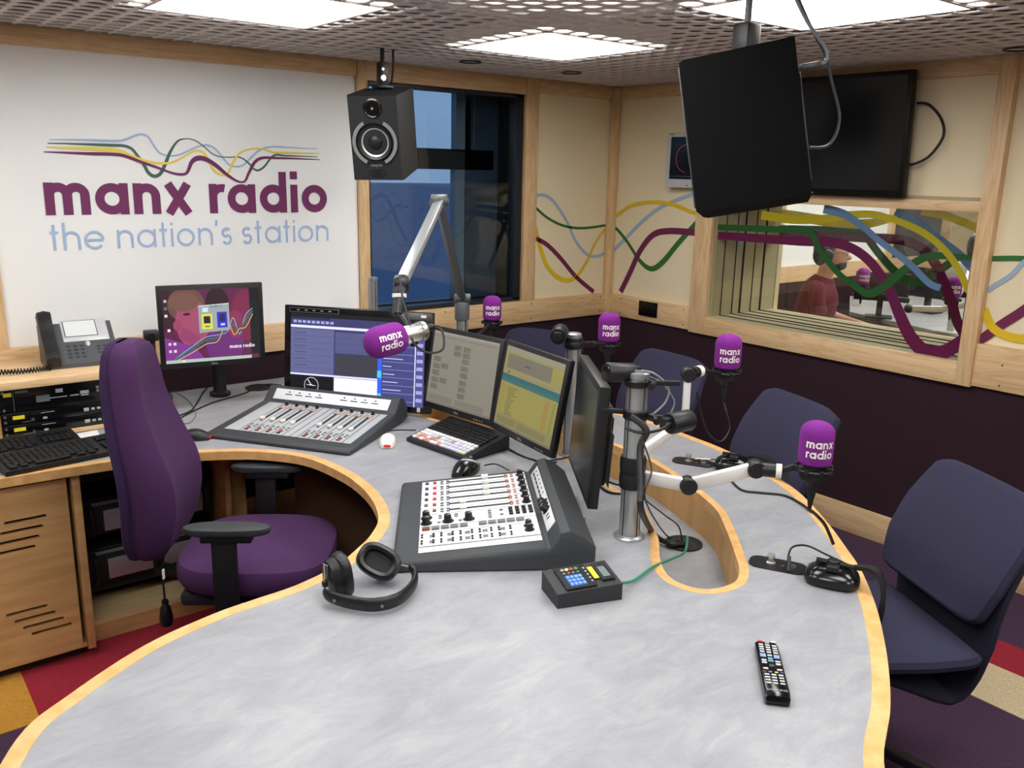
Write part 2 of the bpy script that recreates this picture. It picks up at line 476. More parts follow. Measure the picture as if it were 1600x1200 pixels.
for k, (px_, py_) in enumerate(panels):
    lab = {2: 'glowing square ceiling light nearest the dark hanging loudspeaker', 3: 'glowing square ceiling light by the window end of the room, middle of the three',
           7: 'glowing square ceiling light above the white logo wall'}.get(k, 'glowing square ceiling light behind the viewer')
    t = thing('ceiling_light', lab, 'light', (px_+3.5*PIT, py_+3.5*PIT, ZC+.004), group='luminous ceiling panels')
    b = MB(); b.box((0, 0, .034), (7.7*PIT, 7.7*PIT, .004), EM); b.build('diffuser', t)
    b = MB()
    for s in (-1, 1):
        b.box((s*3.5*PIT, 0, 0), (.014, 7*PIT+.014, .012), MESHW); b.box((0, s*3.5*PIT, 0), (7*PIT+.014, .014, .012), MESHW)
        b.box((s*3.9*PIT, 0, .035), (.008, 7.8*PIT, .05), MESHW); b.box((0, s*3.9*PIT, .035), (7.8*PIT, .008, .05), MESHW)
    b.build('frame', t)

# north wall: aubergine wainscot, maple rail, white logo panel, window, cream end panel
RB, RT_ = 0.846, 0.976
WL, WR, WB, WT = 2.155, 3.125, 0.985, 2.105
b = MB()
b.box(((XW+2.10)/2, YN+.1, (RT_+ZC)/2), (2.10-XW, .2, ZC-RT_+.1), WHITEW)
b.box(((3.2+XE+.2)/2, YN+.1, (RT_+ZC)/2), (XE+.2-3.2, .2, ZC-RT_+.1), CREAM)
b.box((1.1, YN+.1, RT_/2), (5.8, .2, RT_), DADO)
b.box((2.65, YN+.1, (WT+.02+ZC+.05)/2), (1.2, .2, ZC+.03-WT), CREAM)
wn = struct(b, 'wall_north')
b = MB(); b.box((1.13, YN-.006, (.14+RB)/2), (5.4, .012, RB-.14), DADO); b.build('wainscot', wn)
def trim(n, c, d, m, r=.002, name='trim_%d'):
    t = MB(); t.box(c, d, m, r=r); o = struct(t, name % n if '%' in name else name); return o
trim(1, ((XW+XE)/2, YN-.014, (RB+RT_)/2), (XE-XW, .028, RT_-RB), WX)
trim(2, ((XW+2.1)/2, YN-.01, ZC-.035), (2.1-XW, .02, .07), WX)
trim(3, (2.1275, YN-.014, (RT_+ZC)/2), (.052, .028, ZC-RT_), WZ)
trim(4, (3.175, YN-.014, (RT_+ZC)/2), (.09, .028, ZC-RT_), WZ)
trim(5, (2.64, YN-.012, (WT+ZC)/2), (.98, .024, ZC-WT), WX)
trim(6, ((3.22+XE)/2, YN-.01, ZC-.035), (XE-3.22, .02, .07), WX)
trim(7, (.505, YN-.014, (RT_+ZC)/2), (.06, .028, ZC-RT_), WZ)
trim(8, (XE-.025, YN-.025, (RB+ZC)/2), (.05, .05, ZC-RB), WZ, r=.012)
b = MB(); b.box((1.1, YN-.012, .07), (5.4, .024, .14), WX, r=.003); struct(b, 'baseboard_north')
# screw heads on the rail
# window to the sea
DARK = mat('dark window frame', '1E242B', 0.4); DARK2 = mat('outer frame grey', '6E8496', 0.5); DARK3 = mat('dark blue cladding', '34485C', .5)
b = MB()
for (x0, x1, z0, z1) in ((WL-.005, WL+.015, WB, WT), (WR-.05, WR, WB, WT), (WL, WR, WB-.01, WB+.014), (WL, WR, WT-.02, WT)):
    b.box(((x0+x1)/2, YN+.02, (z0+z1)/2), (x1-x0, .06, z1-z0), DARK, r=.002)
win = struct(b, 'window_1')
b = MB()
yo = YN+.26
b.box((3.04, yo, 1.55), (.28, .07, 1.3), DARK3); b.box((2.5, yo, 1.755), (1.2, .07, .11), DARK)
b.box((2.89, yo-.01, 1.96), (.10, .05, .32), DARK2); b.box((2.87, yo-.01, 1.30), (.07, .05, .80), DARK2)
b.box((2.6, yo, 2.16), (1.4, .07, .08), DARK); b.box((2.6, yo, .93), (1.4, .07, .10), DARK); b.box((2.03, yo, 1.55), (.07, .07, 1.3), DARK)
b.box((2.953, yo-.045, 1.97), (.006, .006, .31), MGREY)
b.build('outer_frame', win)
b = MB(); b.box((2.64, YN+.02, (WB+WT)/2), (WR-WL, .006, WT-WB), GLASSD); b.build('pane', win)
b = MB(); b.box((2.6, yo+.01, 1.55), (1.4, .006, 1.3), GLASSD); b.build('pane', win)
b = MB()
for (c, d) in (((2.13, YN+.17, 1.55), (.04, .22, 1.3)), ((3.18, YN+.17, 1.55), (.10, .22, 1.3)), ((2.64, YN+.17, WT+.03), (1.15, .22, .05)), ((2.64, YN+.17, WB-.035), (1.15, .22, .05))):
    b.box(c, d, DARK)
b.build('reveal', win)
sea = MB(); sea.box((250, 900, -30), (4000, 1700, .1), mat('evening sea', '3C5A80', 0.6, color2='334F74', vscale=.02, stretch=(1, 3, 1)))
o = sea.build('sea'); o['kind'] = 'structure'

# east wall with the interior window
WY0, WY1, WZ0, WZ1 = 1.70, 3.09, 0.935, 1.572
b = MB()
b.box((XE+.1, (WY1+YN+.2)/2, (WZ0-.07+ZC+.05)/2), (.2, YN+.2-WY1, ZC+.12-WZ0), CREAM)
b.box((XE+.1, (YS+WY0)/2, (WZ0-.07+ZC+.05)/2), (.2, WY0-YS, ZC+.12-WZ0), CREAM)
b.box((XE+.1, (WY0+WY1)/2, (WZ1+ZC+.05)/2), (.2, WY1-WY0, ZC+.05-WZ1), CREAM)
b.box((XE+.1, (YS+YN)/2, (WZ0-.07)/2), (.2, YN-YS+.4, WZ0-.07), DADO)
we = struct(b, 'wall_east')
b = MB(); b.box((XE-.006, (YS+YN)/2, (.14+.846)/2), (.012, YN-YS, .846-.14), DADO); b.build('wainscot', we)
trim(9, (XE-.014, (3.204+YN)/2, (RB+RT_)/2), (.028, YN-3.204, RT_-RB), WY)
trim(10, (XE-.014, (YS+1.634)/2, (RB+1.03)/2), (.028, 1.634-YS, 1.03-RB), WY)
trim(11, (XE-.01, (YS+YN)/2, ZC-.035), (.02, YN-YS, .07), WY)
trim(12, (XE-.02, 1.667, (.84+ZC)/2), (.04, .066, ZC-.84), WZ)
trim(13, (XE-.018, 3.147, (.838+1.617)/2), (.036, .114, 1.617-.838), WZ)
trim(14, (XE-.017, (1.70+3.09)/2, (1.572+1.617)/2), (.034, 1.39, .045), WY)
trim(15, (XE-.017, (1.70+3.09)/2, (.838+.935)/2), (.034, 1.39, .097), WY)
b = MB(); b.box((XE-.012, (YS+YN)/2, .07), (.024, YN-YS, .14), WY, r=.003); struct(b, 'baseboard_east')
b = MB()   # little screws on the rails
for x in (1.75, 2.6, 2.75, 3.2, 3.75):
    for z in (.868, .955): b.cyl((x, YN-.028, z), (x, YN-.0295, z), .004, mat('screw bronze', '4A3A22', .4, .8), seg=8)
b.build('rail_screw', wn, kind='stuff')
b = MB()
for y in (3.25, 3.75, 1.52, 1.1):
    for z in (.868, .955): b.cyl((XE-.028, y, z), (XE-.0295, y, z), .004, _mats['screw bronze'], seg=8)
b.build('rail_screw', we, kind='stuff')
# double glazed studio window: two panes and a deep fabric reveal with dark grooves
X2 = 4.42
GRO = mat('black groove', '15140F', 0.9)
b = MB()
b.box(((XE+.2+X2)/2, WY1+.03, (WZ0+WZ1)/2), (X2-XE-.2+.02, .06, WZ1-WZ0+.12), REVEAL)
b.box(((XE+.2+X2)/2, WY0-.03, (WZ0+WZ1)/2), (X2-XE-.2+.02, .06, WZ1-WZ0+.12), REVEAL)
b.box(((XE+X2)/2, (WY0+WY1)/2, WZ0-.03), (X2-XE-.02, WY1-WY0, .06), REVEAL)
b.box(((XE+X2)/2, (WY0+WY1)/2, WZ1+.03), (X2-XE, WY1-WY0, .06), REVEAL)
b.box((XE+.1, WY1+.002, (WZ0+WZ1)/2), (.2, .004, WZ1-WZ0), REVEAL)
w2 = struct(b, 'window_2')
b = MB()
for x, t in ((3.93, .004), (4.03, .004), (4.10, .012), (4.20, .004), (4.29, .012)):
    b.box((x, WY1-.001, (WZ0+WZ1)/2), (t, .006, WZ1-WZ0), GRO); b.box((x, (WY0+WY1)/2, WZ0+.001), (t, WY1-WY0, .006), GRO)
b.build('reveal_groove', w2)
b = MB(); b.box((XE+.02, (WY0+WY1)/2, (WZ0+WZ1)/2), (.006, WY1-WY0, WZ1-WZ0), GLASSM); b.build('pane', w2)
b = MB(); b.box((X2, (WY0+WY1)/2, (WZ0+WZ1)/2), (.006, WY1-WY0, WZ1-WZ0), GLASSM); b.build('pane', w2)
# south and west walls (behind the viewer)
WDK = mat('taupe wall fabric', '8E7F6C', .9)
b = MB(); b.box((1.1, YS-.1, 1.15), (5.8, .2, 2.4), WDK); struct(b, 'wall_south')
b = MB(); b.box((XW-.1, 1.25, 1.15), (.2, 5.6, 2.4), WDK); struct(b, 'wall_west')

# painted waves and lettering
PB, PG, PY, PP = mat('pale blue paint', '9DB3C9', .7), mat('green paint', '2E6B2A', .7), mat('yellow paint', 'E0BC1E', .7), mat('plum paint', '6E1C4A', .7)
LB, LG_, LY, LP = mat('logo blue', 'A3BBDD', .7), mat('logo green', '47685A', .7), mat('logo yellow', 'E8D25A', .7), mat('logo plum', '702A5C', .7)
def ribbon(pts, wd, m, name, parent, plane, off, th=.001):
    """flat painted band on a wall plane; wd is one width or a list"""
    P = spline(pts, 8); n = len(P)
    W = wd if isinstance(wd, (list, tuple)) else [wd]
    b = MB(); R = []
    for i, p in enumerate(P):
        d = (P[min(i+1, n-1)]-P[max(i-1, 0)]).normalized()
        nrm = Vector((0, 1, 0)) if plane == 'n' else Vector((1, 0, 0))
        s = d.cross(nrm).normalized()
        f = i/(n-1)*(len(W)-1); k = min(int(f), len(W)-2) if len(W) > 1 else 0
        ww = W[0] if len(W) == 1 else W[k]*(1-(f-k))+W[k+1]*(f-k)
        a, c = p+s*ww/2, p-s*ww/2
        R.append([a-nrm*off, c-nrm*off, c-nrm*(off+th), a-nrm*(off+th)])
    b.ring(R, m, smooth=False); return b.build(name, parent)
def z2(L): return [(800+x/2, 270+y/2) for x, y in L]
for pts, wd, m in (
    ([(75, 72), (100, 70), (130, 90), (170, 150), (200, 215), (235, 255), (270, 260), (300, 243)], .018, PB),
    ([(75, 110), (110, 140), (160, 165), (220, 173), (300, 163)], .015, PG),
    ([(75, 205), (110, 225), (150, 265), (200, 325), (255, 372)], .026, PP),
    ([(72, 170), (90, 240), (115, 300), (160, 335), (200, 325), (235, 275), (260, 220), (300, 163)], [.03, .028, .028, .018, .015], PY)):
    ribbon([aty(x, y, YN-.001) for x, y in z2(pts)], wd, m, 'painted_wave', wn, 'n', 0.0)
for k_, (pts, wd, m) in enumerate((
    ([(318, 243), (360, 200), (410, 150), (470, 105), (550, 72), (610, 50)], .022, PB),
    ([(318, 172), (330, 178), (360, 215), (400, 275), (435, 300), (470, 280), (520, 220), (578, 155)], [.018, .02, .035, .03], PG),
    ([(340, 372), (370, 310), (400, 245), (440, 195), (490, 182), (578, 187)], .036, PP),
    ([(325, 135), (345, 120), (380, 100), (440, 92), (500, 98), (555, 120), (580, 128)], .022, PY),
    ([(1500, 268), (1600, 268), (1700, 280), (1850, 380), (2000, 420), (2200, 330)], .022, PG),
    ([(1460, 522), (1480, 512), (1530, 475), (1600, 430), (1680, 370), (1800, 270), (1950, 230), (2200, 330)], .04, PP),
    ([(1476, 425), (1484, 448), (1505, 485), (1545, 508), (1600, 518), (1680, 500), (1800, 380), (1920, 300), (2200, 380)], .036, PY),
    ([(1488, 368), (1510, 352), (1560, 320), (1600, 280), (1680, 220), (1800, 210), (1950, 330), (2200, 470)], .02, PB))):
    ribbon([atx(x, y, XE-.001) for x, y in z2(pts)], wd, m, 'painted_wave', we, 'e', 0.0005*k_)
def vinyl(name, c):
    """thin self-adhesive film: part of the light passes through it"""
    m = mat(name, c, .5); n = m.node_tree; b = n.nodes['Principled BSDF']; o = [q for q in n.nodes if q.type == 'OUTPUT_MATERIAL'][0]
    t = n.nodes.new('ShaderNodeBsdfTranslucent'); t.inputs[0].default_value = lin(c)
    tt = n.nodes.new('ShaderNodeBsdfTransparent'); tt.inputs[0].default_value = lin(c)
    a = n.nodes.new('ShaderNodeMixShader'); a.inputs[0].default_value = .4; z = n.nodes.new('ShaderNodeMixShader'); z.inputs[0].default_value = .22
    n.links.new(b.outputs[0], a.inputs[1]); n.links.new(t.outputs[0], a.inputs[2]); n.links.new(a.outputs[0], z.inputs[1]); n.links.new(tt.outputs[0], z.inputs[2])
    n.links.new(z.outputs[0], o.inputs[0]); return m
VP_, VG, VY, VB = vinyl('plum vinyl', '84265F'), vinyl('green vinyl', '36783A'), vinyl('yellow vinyl', 'D8CC2C'), vinyl('blue vinyl', '7DA3C6')
f1 = XE+.014; f2 = X2-.006
for k_, (X_, pts, wd, m) in enumerate((
    (f1, [(1122, 368), (1180, 372), (1250, 377), (1300, 379), (1335, 390), (1365, 415), (1390, 455), (1405, 490), (1422, 525), (1445, 549), (1475, 550), (1525, 531)], [.04, .045, .045, .045, .05, .06, .07, .05], VP_),
    (f1, [(1122, 355), (1200, 358), (1262, 362), (1280, 390), (1310, 427), (1335, 446), (1358, 459), (1385, 445), (1415, 420), (1450, 401), (1490, 401), (1530, 404)], [.03, .035, .03, .04, .035, .02], VG),
    (f1, [(1190, 336), (1240, 343), (1290, 342), (1330, 336), (1370, 336), (1415, 350), (1450, 368), (1480, 395), (1500, 425), (1514, 456)], [.045, .04, .03, .03, .03], VY),
    (f2, [(1180, 355), (1250, 358), (1340, 362), (1352, 368), (1375, 398), (1400, 425), (1425, 440), (1450, 436), (1475, 418), (1500, 398)], .042, VG),
    (f2, [(1180, 362), (1250, 366), (1340, 371), (1400, 374), (1430, 382), (1455, 402), (1475, 440), (1488, 475), (1497, 505), (1512, 530)], .05, VP_),
    (f2, [(1180, 333), (1230, 335), (1290, 345), (1350, 350), (1400, 340)], [.04, .05, .06, .05, .03], VY),
    (f2, [(1440, 330), (1470, 335), (1500, 345), (1540, 362)], .04, VY),
    (f1, [(1288, 326), (1320, 335), (1350, 355), (1372, 374), (1400, 395), (1425, 415), (1452, 442), (1470, 450)], [.045, .03, .03, .03], VB),
    (f2, [(1400, 330), (1440, 350), (1470, 375), (1500, 398), (1520, 420)], .04, VB))):
    P_ = [atx(x, y, X_) for x, y in pts]
    P_ = [Vector((p.x, min(max(p.y, WY0+.002), WY1-.002), min(max(p.z, WZ0+.002), WZ1-.002))) for p in P_]
    ribbon(P_, wd, m, 'vinyl_wave', w2, 'e', .0006*k_, th=.0005)

# logo on the north wall
LN = YN-.0015
def l3(L): return [aty(40+x/3.2, 180+y/3.2, LN) for x, y in L]
for k_, (pts, wd, m) in enumerate((
    ([(120, 122), (200, 122), (300, 124), (400, 128), (470, 128), (510, 118), (545, 103), (580, 96), (612, 108), (640, 150), (670, 188), (715, 203), (770, 197), (830, 170), (880, 152), (915, 151), (950, 170), (985, 210), (1015, 245), (1050, 257), (1090, 248), (1130, 210), (1175, 172), (1230, 158), (1300, 160), (1380, 165), (1460, 168)], [.004, .014, .014, .012, .01, .01, .01, .01, .012, .01, .004], LB),
    ([(110, 140), (200, 142), (320, 146), (430, 150), (490, 153), (530, 168), (560, 203), (590, 245), (615, 288), (645, 305), (675, 290), (700, 240), (725, 180), (760, 130), (800, 118), (845, 125), (890, 155), (930, 190), (970, 207), (1020, 210), (1070, 210), (1110, 235), (1140, 268), (1165, 275), (1195, 255), (1240, 202), (1300, 203), (1380, 205), (1460, 208)], [.004, .016, .016, .02, .02, .006, .006, .006, .012, .012, .004], LG_),
    ([(100, 158), (200, 163), (300, 166), (400, 170), (470, 180), (530, 205), (600, 230), (670, 240), (730, 236), (790, 208), (840, 180), (880, 182), (910, 215), (940, 275), (975, 297), (1010, 292), (1035, 240), (1070, 190), (1120, 170), (1180, 168), (1240, 186), (1320, 188), (1400, 190), (1470, 190)], [.004, .022, .022, .014, .01, .016, .014, .014, .008, .014, .004], LY),
    ([(90, 183), (200, 187), (320, 192), (440, 195), (500, 205), (580, 235), (660, 262), (730, 288), (780, 296), (808, 285), (830, 235), (860, 215), (900, 220), (950, 250), (1010, 300), (1060, 330), (1095, 330), (1115, 290), (1145, 235), (1185, 213), (1260, 214), (1360, 217), (1470, 222)], [.004, .018, .018, .012, .016, .03, .024, .01, .02, .014, .004], LP))):
    ribbon(l3(pts), [q_*.72 for q_ in wd], m, 'logo_wave', wn, 'n', .0004*k_, th=.0006)
def wall_text(text, w, gap, pa, pb, ph, m, name):
    A, B = aty(*pa, LN), aty(*pb, LN); H_ = aty(*ph, LN).z - A.z
    sts, W = letters(text, w, gap); sx = (B.x-A.x)/W
    b = MB(); put_text(b, text, w, gap, lambda u, v: Vector((A.x+u*sx, LN-.0018, A.z+(B.z-A.z)*u/W+v*H_)), m, lift=Vector((0, -.00006, 0)))
    b.build(name, wn)
wall_text('manx radio', .275, .15, (72, 336), (511, 331), (67, 285), LP, 'logo_lettering')
wall_text("the nation's station", .13, .20, (80, 392), (513, 376), (78, 362), LB, 'logo_tagline')

# ================================================================== DESK
def deskpts(L, z=DZ): return [atz(x, y, z) for x, y in L]
outer = [(.30, 3.052), (.60, 3.040), (.80, 3.015)] + [(p.x, p.y) for p in deskpts([(322, 707), (400, 706), (475, 715), (531, 738), (564, 761), (584, 786), (591, 812), (580, 835), (562, 854), (525, 884), (464, 914), (394, 938), (332, 960), (227, 1008), (109, 1085), (26, 1155)])]
outer += [(.06, 1.36), (.02, 1.15), (.05, .9), (.15, .68), (.35, .5), (.65, .4), (.95, .42), (1.16, .50)]
outer += [(p.x, p.y) for p in deskpts([(1381, 1190), (1391, 1110), (1389, 1050), (1381, 997), (1368, 945), (1346, 892), (1320, 853), (1294, 818), (1263, 783), (1232, 757), (1180, 726), (1127, 700), (1070, 678)])]
outer += [(2.585, 2.32), (2.56, 2.55), (2.50, 2.80), (2.40, 3.05), (2.26, 3.30), (2.10, 3.52), (1.90, 3.72), (1.75, 3.868)]
curve_ = spline([Vector((a, b, 0)) for a, b in outer], 6)
curve_ = [(p.x, p.y) for p in curve_]
def offset(loop, d, closed=False):
    n = len(loop); out_ = []
    for i, p in enumerate(loop):
        a, b = (loop[(i-1) % n], loop[(i+1) % n]) if closed else (loop[max(i-1, 0)], loop[min(i+1, n-1)])
        dx, dy = b[0]-a[0], b[1]-a[1]; l = sqrt(dx*dx+dy*dy) or 1
        out_.append((p[0]-dy/l*d, p[1]+dx/l*d))
    return out_
inner = offset(curve_, .026)       # the loop runs clockwise seen from inside the void: left normal points onto the desk
cx_ = sum(p[0] for p in curve_)/len(curve_)
back = [(1.72, 3.868), (-.45, 3.868), (-.45, 3.06)]
tr_px = [(1000, 712), (1053, 744), (1112, 789), (1133, 824), (1149, 867), (1155, 890), (1147, 910), (1107, 921), (1067, 913), (1042, 897), (1031, 872), (1029, 843), (1016, 813), (1000, 789)]
tr = [(p.x, p.y) for p in deskpts(tr_px)]
tr += [(1.955, 2.05), (2.0, 2.25), (1.98, 2.5), (1.90, 2.75), (1.86, 2.95), (1.92, 3.05), (2.02, 3.0), (2.14, 2.78), (2.21, 2.5), (2.225, 2.3)]
trough = [(p.x, p.y) for p in spline([Vector((a, b, 0)) for a, b in tr], 6, closed=True)]
A_ = sum(trough[i][0]*trough[(i+1) % len(trough)][1]-trough[(i+1) % len(trough)][0]*trough[i][1] for i in range(len(trough)))
sgn = -1 if A_ > 0 else 1
trough_o = offset(trough, .024*sgn, closed=True)
desk = thing('studio_desk', 'large curved studio desk with grey laminate top and pale wood edging', 'desk', (0, 0, 0))
TH = .030
chk = offset(curve_, .026)
# choose the side on which the strip lies: towards the laminate
def area(l): return sum(l[i][0]*l[(i+1) % len(l)][1]-l[(i+1) % len(l)][0]*l[i][1] for i in range(len(l)))
full = curve_+back
d_in = .034 if area(full) > 0 else -.034
inner = offset(curve_, d_in)
b = MB(); b.prism([inner+back, trough_o], DZ-TH, DZ, LAM); b.build('desktop', desk)
b = MB()
ring_ = curve_ + inner[::-1]
b.prism([ring_], DZ-TH, DZ+.0005, EDGE); b.build('edging', desk, label='pale wood edging around the curved desk')
b = MB(); b.prism([trough_o, trough], DZ-TH, DZ+.0005, EDGE); b.build('trough_rim', desk)
TZ = .588
b = MB()
to2 = offset(trough, .012*sgn, closed=True)
b.prism([to2, trough], TZ-.01, DZ-TH, mat('maple trough wall', 'D2A76A', .45, color2='BF9558', vscale=3, stretch=(6, 6, 1))); b.build('trough_wall', desk)
b = MB(); b.prism([trough], TZ-.02, TZ, LAM); b.build('trough_floor', desk)
# carcass below the top
for (x0, y0, x1, y1) in ((1.32, 2.98, 1.50, 2.62), (1.50, 2.62, 1.42, 2.28), (2.05, 1.25, 1.85, 1.00), (.6, 1.75, 1.2, 1.75), (.3, 1.0, .3, 1.5), (2.30, 1.6, 2.38, 2.5)):
    b = MB(); b.bar((x0, y0, .34), (x1, y1, .34), .025, .68, mat('dark brown panel', '4A3524', .6), up=(0, 0, 1)); b.build('modesty_panel', desk)
for (x, y) in ((1.18, 3.24), (1.36, 2.16)):
    b = MB(); b.box((x, y, .343), (.06, .04, .683), CABW); b.build('support_post', desk)
b = MB(); b.bar((1.30, 2.20, .45), (1.62, 2.62, .45), .03, .12, CABW); b.build('stretcher', desk)
b = MB(); b.bar((1.33, 2.35, .06), (1.33, 2.9, .06), .03, .12, CABW); b.build('stretcher', desk)

# left cabinet run under the worktop
cab = thing('equipment_cabinet', 'beech cabinet with slotted door under the left end of the desk', 'cabinet', (0, 0, 0))
b = MB()
b.box((.0, 3.47, .34), (.018, .78, .68), CABW); b.box((-.43, 3.47, .34), (.018, .78, .68), CABW)
b.box((.57, 3.47, .36), (.022, .76, .64), CABW); b.box((.07, 3.84, .36), (.96, .012, .64), CABW)
b.box((.07, 3.47, .045), (.98, .76, .018), CABW)
b.build('carcass', cab)
b = MB(); b.box((.06, 3.13, .022), (1.0, .03, .04), mat('dark plinth', '1A1614', .7)); b.build('plinth', cab)
def slots(x0, ys, ln, sh):
    L = []
    for i, y in enumerate(ys):
        xx = x0+sh*i; L.append(rrect(xx, y-.006, xx+ln, y+.006, .0055, 4))
    return L
door_loops = [[(-.02, .045), (.545, .045), (.545, .672), (-.02, .672)]]
door_loops += slots(.352, [.555, .522, .489, .456], .125, -.014)
door_loops += slots(.325, [.235, .205, .175, .145], .125, .022)
b = MB(); b.prism([door_loops[0]]+door_loops[1:], 3.075, 3.093, CABW, plane='xz'); b.build('door', cab)
b = MB(); b.box((.26, 3.12, .35), (.5, .01, .58), BLACKM); b.build('inner_lining', cab)
b = MB(); b.box((-.22, 3.085, .36), (.38, .018, .63), CABW); b.build('door', cab)
b = MB(); b.box((.572, 3.072, .36), (.026, .02, .645), CABW, r=.002); b.build('edge_post', cab)

# open rack bay with two amplifiers
rack = thing('open_rack_bay', 'open wooden rack bay beside the slotted cabinet door', 'rack', (0, 0, 0))
b = MB(); b.box((.845, 3.50, .075), (.50, .66, .02), mat('pale plywood', 'D9C193', .5, color2='CDB27F', vscale=3, stretch=(2, 12, 12))); b.build('plinth_shelf', rack)
b = MB(); b.box((.845, 3.18, .032), (.50, .02, .064), CABW); b.build('plinth', rack)
b = MB(); b.box((1.115, 3.50, .35), (.022, .70, .67), CABW); b.build('side_panel', rack)
b = MB(); b.box((.845, 3.83, .38), (.51, .01, .6), BLACKM); b.build('back_panel', rack)
for x in (.60, 1.09):
    b = MB(); b.box((x, 3.30, .38), (.012, .03, .59), BLACKM); b.build('rack_rail', rack)
b = MB(); b.box((.845, 3.275, .60), (.46, .012, .045), mat('vent grey', '3A3B3D', .4, .3)); b.box((.87, 3.268, .60), (.30, .004, .012), BLACKM); b.build('blank_panel', rack)
def amp(z, lab, n):
    t = thing('rack_amplifier', lab, 'amplifier', (.845, 3.27, z), group='rack amplifiers')
    b = MB(); b.box((0, .2, 0), (.44, .40, .13), BLACK, r=.003); b.build('body', t)
    b = MB(); b.box((0.0, -.012, 0), (.47, .02, .128), BLACKM, r=.003); b.box((0, -.02, .055), (.42, .012, .012), MGREY, r=.002); b.build('front_frame', t)
    b = MB(); b.box((.02, -.026, -.012), (.36, .01, .078), mat('brushed silver mauve', 'A99FA4', .35, .5), r=.002); b.build('faceplate', t)
    for s in (-1, 1):
        b = MB(); b.tube([(s*.205, -.02, .055), (s*.205, -.055, .045), (s*.205, -.062, 0), (s*.205, -.055, -.045), (s*.205, -.02, -.055)], .008, BLACK); b.build('handle', t)
amp(.44, 'silver-fronted rack amplifier, upper of the two in the open bay', 0)
amp(.25, 'silver-fronted rack amplifier, lower of the two in the open bay', 1)
for z in (.355, .17):
    pass
b = MB(); b.box((.845, 3.45, .165), (.47, .36, .035), BLACKM); o = b.build('rack_tray'); tag(o, 'flat black rack tray under the lower amplifier', 'tray')

# riser shelf with the rack of players
rs = thing('riser_shelf', 'pale wooden riser shelf holding rack players, desk telephone on top', 'shelf', (0, 0, DZ+.001))
b = MB(); b.box((.245, 3.655, .206), (1.41, .425, .028), WX, r=.002); b.build('top_board', rs)
for x in (-.42, .418, .94):
    b = MB(); b.box((x, 3.67, .0965), (.02, .39, .191), CABW); b.build('side_panel', rs)
b = MB(); b.box((.68, 3.46, .007), (.50, .02, .012), WX); b.build('bottom_rail', rs)
def rackunit(name, lab, z, h, cat='player'):
    t = thing(name, lab, cat, (.679, 3.474, DZ+z))
    b = MB(); b.box((0, .15, h/2), (.48, .29, h-.003), BLACK); b.build('body', t)
    b = MB(); b.box((0, 0, h/2), (.498, .01, h-.002), BLACKG, r=.0015); b.build('faceplate', t)
    b = MB()
    for s in (-.238, .238):
        for zz in ((.012, h-.012) if h > .04 else (h/2,)): b.cyl((s, -.004, zz), (s, -.0075, zz), .005, STEEL, seg=10)
    b.build('rack_screw', t)
    return t
t = rackunit('rack_cd_player', 'black rack disc player with round jog wheel under the riser shelf', .103, .088)
b = MB(); b.lathe([(.040, 0), (.042, .004), (.038, .008), (.030, .006), (.030, .010), (.0, .010)], BLACKM, org=(.135, -.004, .047), ax=(0, -1, 0), seg=32); b.lathe([(.043, 0), (.043, .003), (.040, .003)], MGREY, org=(.135, -.004, .047), ax=(0, -1, 0), seg=32, cap=False)
b.ell((.118, -.0135, .052), (.005, .002, .005), STEEL, 8, 6); b.build('jog_wheel', t)
b = MB(); b.box((-.223, -.006, .068), (.026, .002, .014), YEL); b.build('label', t)
for zz in (.058, .045):
    b = MB(); b.cyl((.075, -.004, zz), (.075, -.010, zz), .0055, STEEL, seg=12); b.build('button', t)
b = MB(); b.box((-.178, -.0055, .075), (.04, .002, .01), MGREY); b.box((-.205, -.006, .045), (.0015, .002, .08), MGREY)
for (x, z, ww, hh) in ((-.11, .04, .045, .024), (-.055, .062, .024, .014), (-.06, .038, .06, .003), (-.005, .038, .03, .004), (.03, .045, .03, .012), (.03, .034, .026, .004)):
    b.box((x, -.0055, z), (ww, .001, hh), PLATE if hh < .006 or z > .044 else MGREY)
b.build('printed_mark', t)
for zz, lab in ((.058, 'black cassette-style rack recorder with yellow label, upper of the two'), (.013, 'black cassette-style rack recorder with yellow label, bottom of the stack')):
    t = rackunit('rack_recorder', lab, zz, .044, 'recorder'); t['group'] = 'rack recorders'
    b = MB(); b.box((-.195, -.006, .026), (.038, .002, .013), YEL); b.build('label', t)
    for x, ww in ((.03, .018), (.053, .012), (.073, .012)):
        b = MB(); b.box((x, -.008, .022), (ww, .006, .012 if ww > .015 else .008), PLATE, r=.001); b.build('button', t)
    b = MB()
    b.cyl((-.15, -.005, .012), (-.15, -.009, .012), .006, STEEL, seg=12)
    b.box((-.11, -.0055, .012), (.014, .001, .008), PLATE); b.box((-.10, -.0055, .032), (.045, .001, .002), PLATE); b.box((-.17, -.0055, .006), (.03, .001, .002), MGREY)
    b.box((.15, -.0055, .022), (.09, .001, .022), MGREY if zz < .03 else BLACK)
    b.build('printed_mark', t)

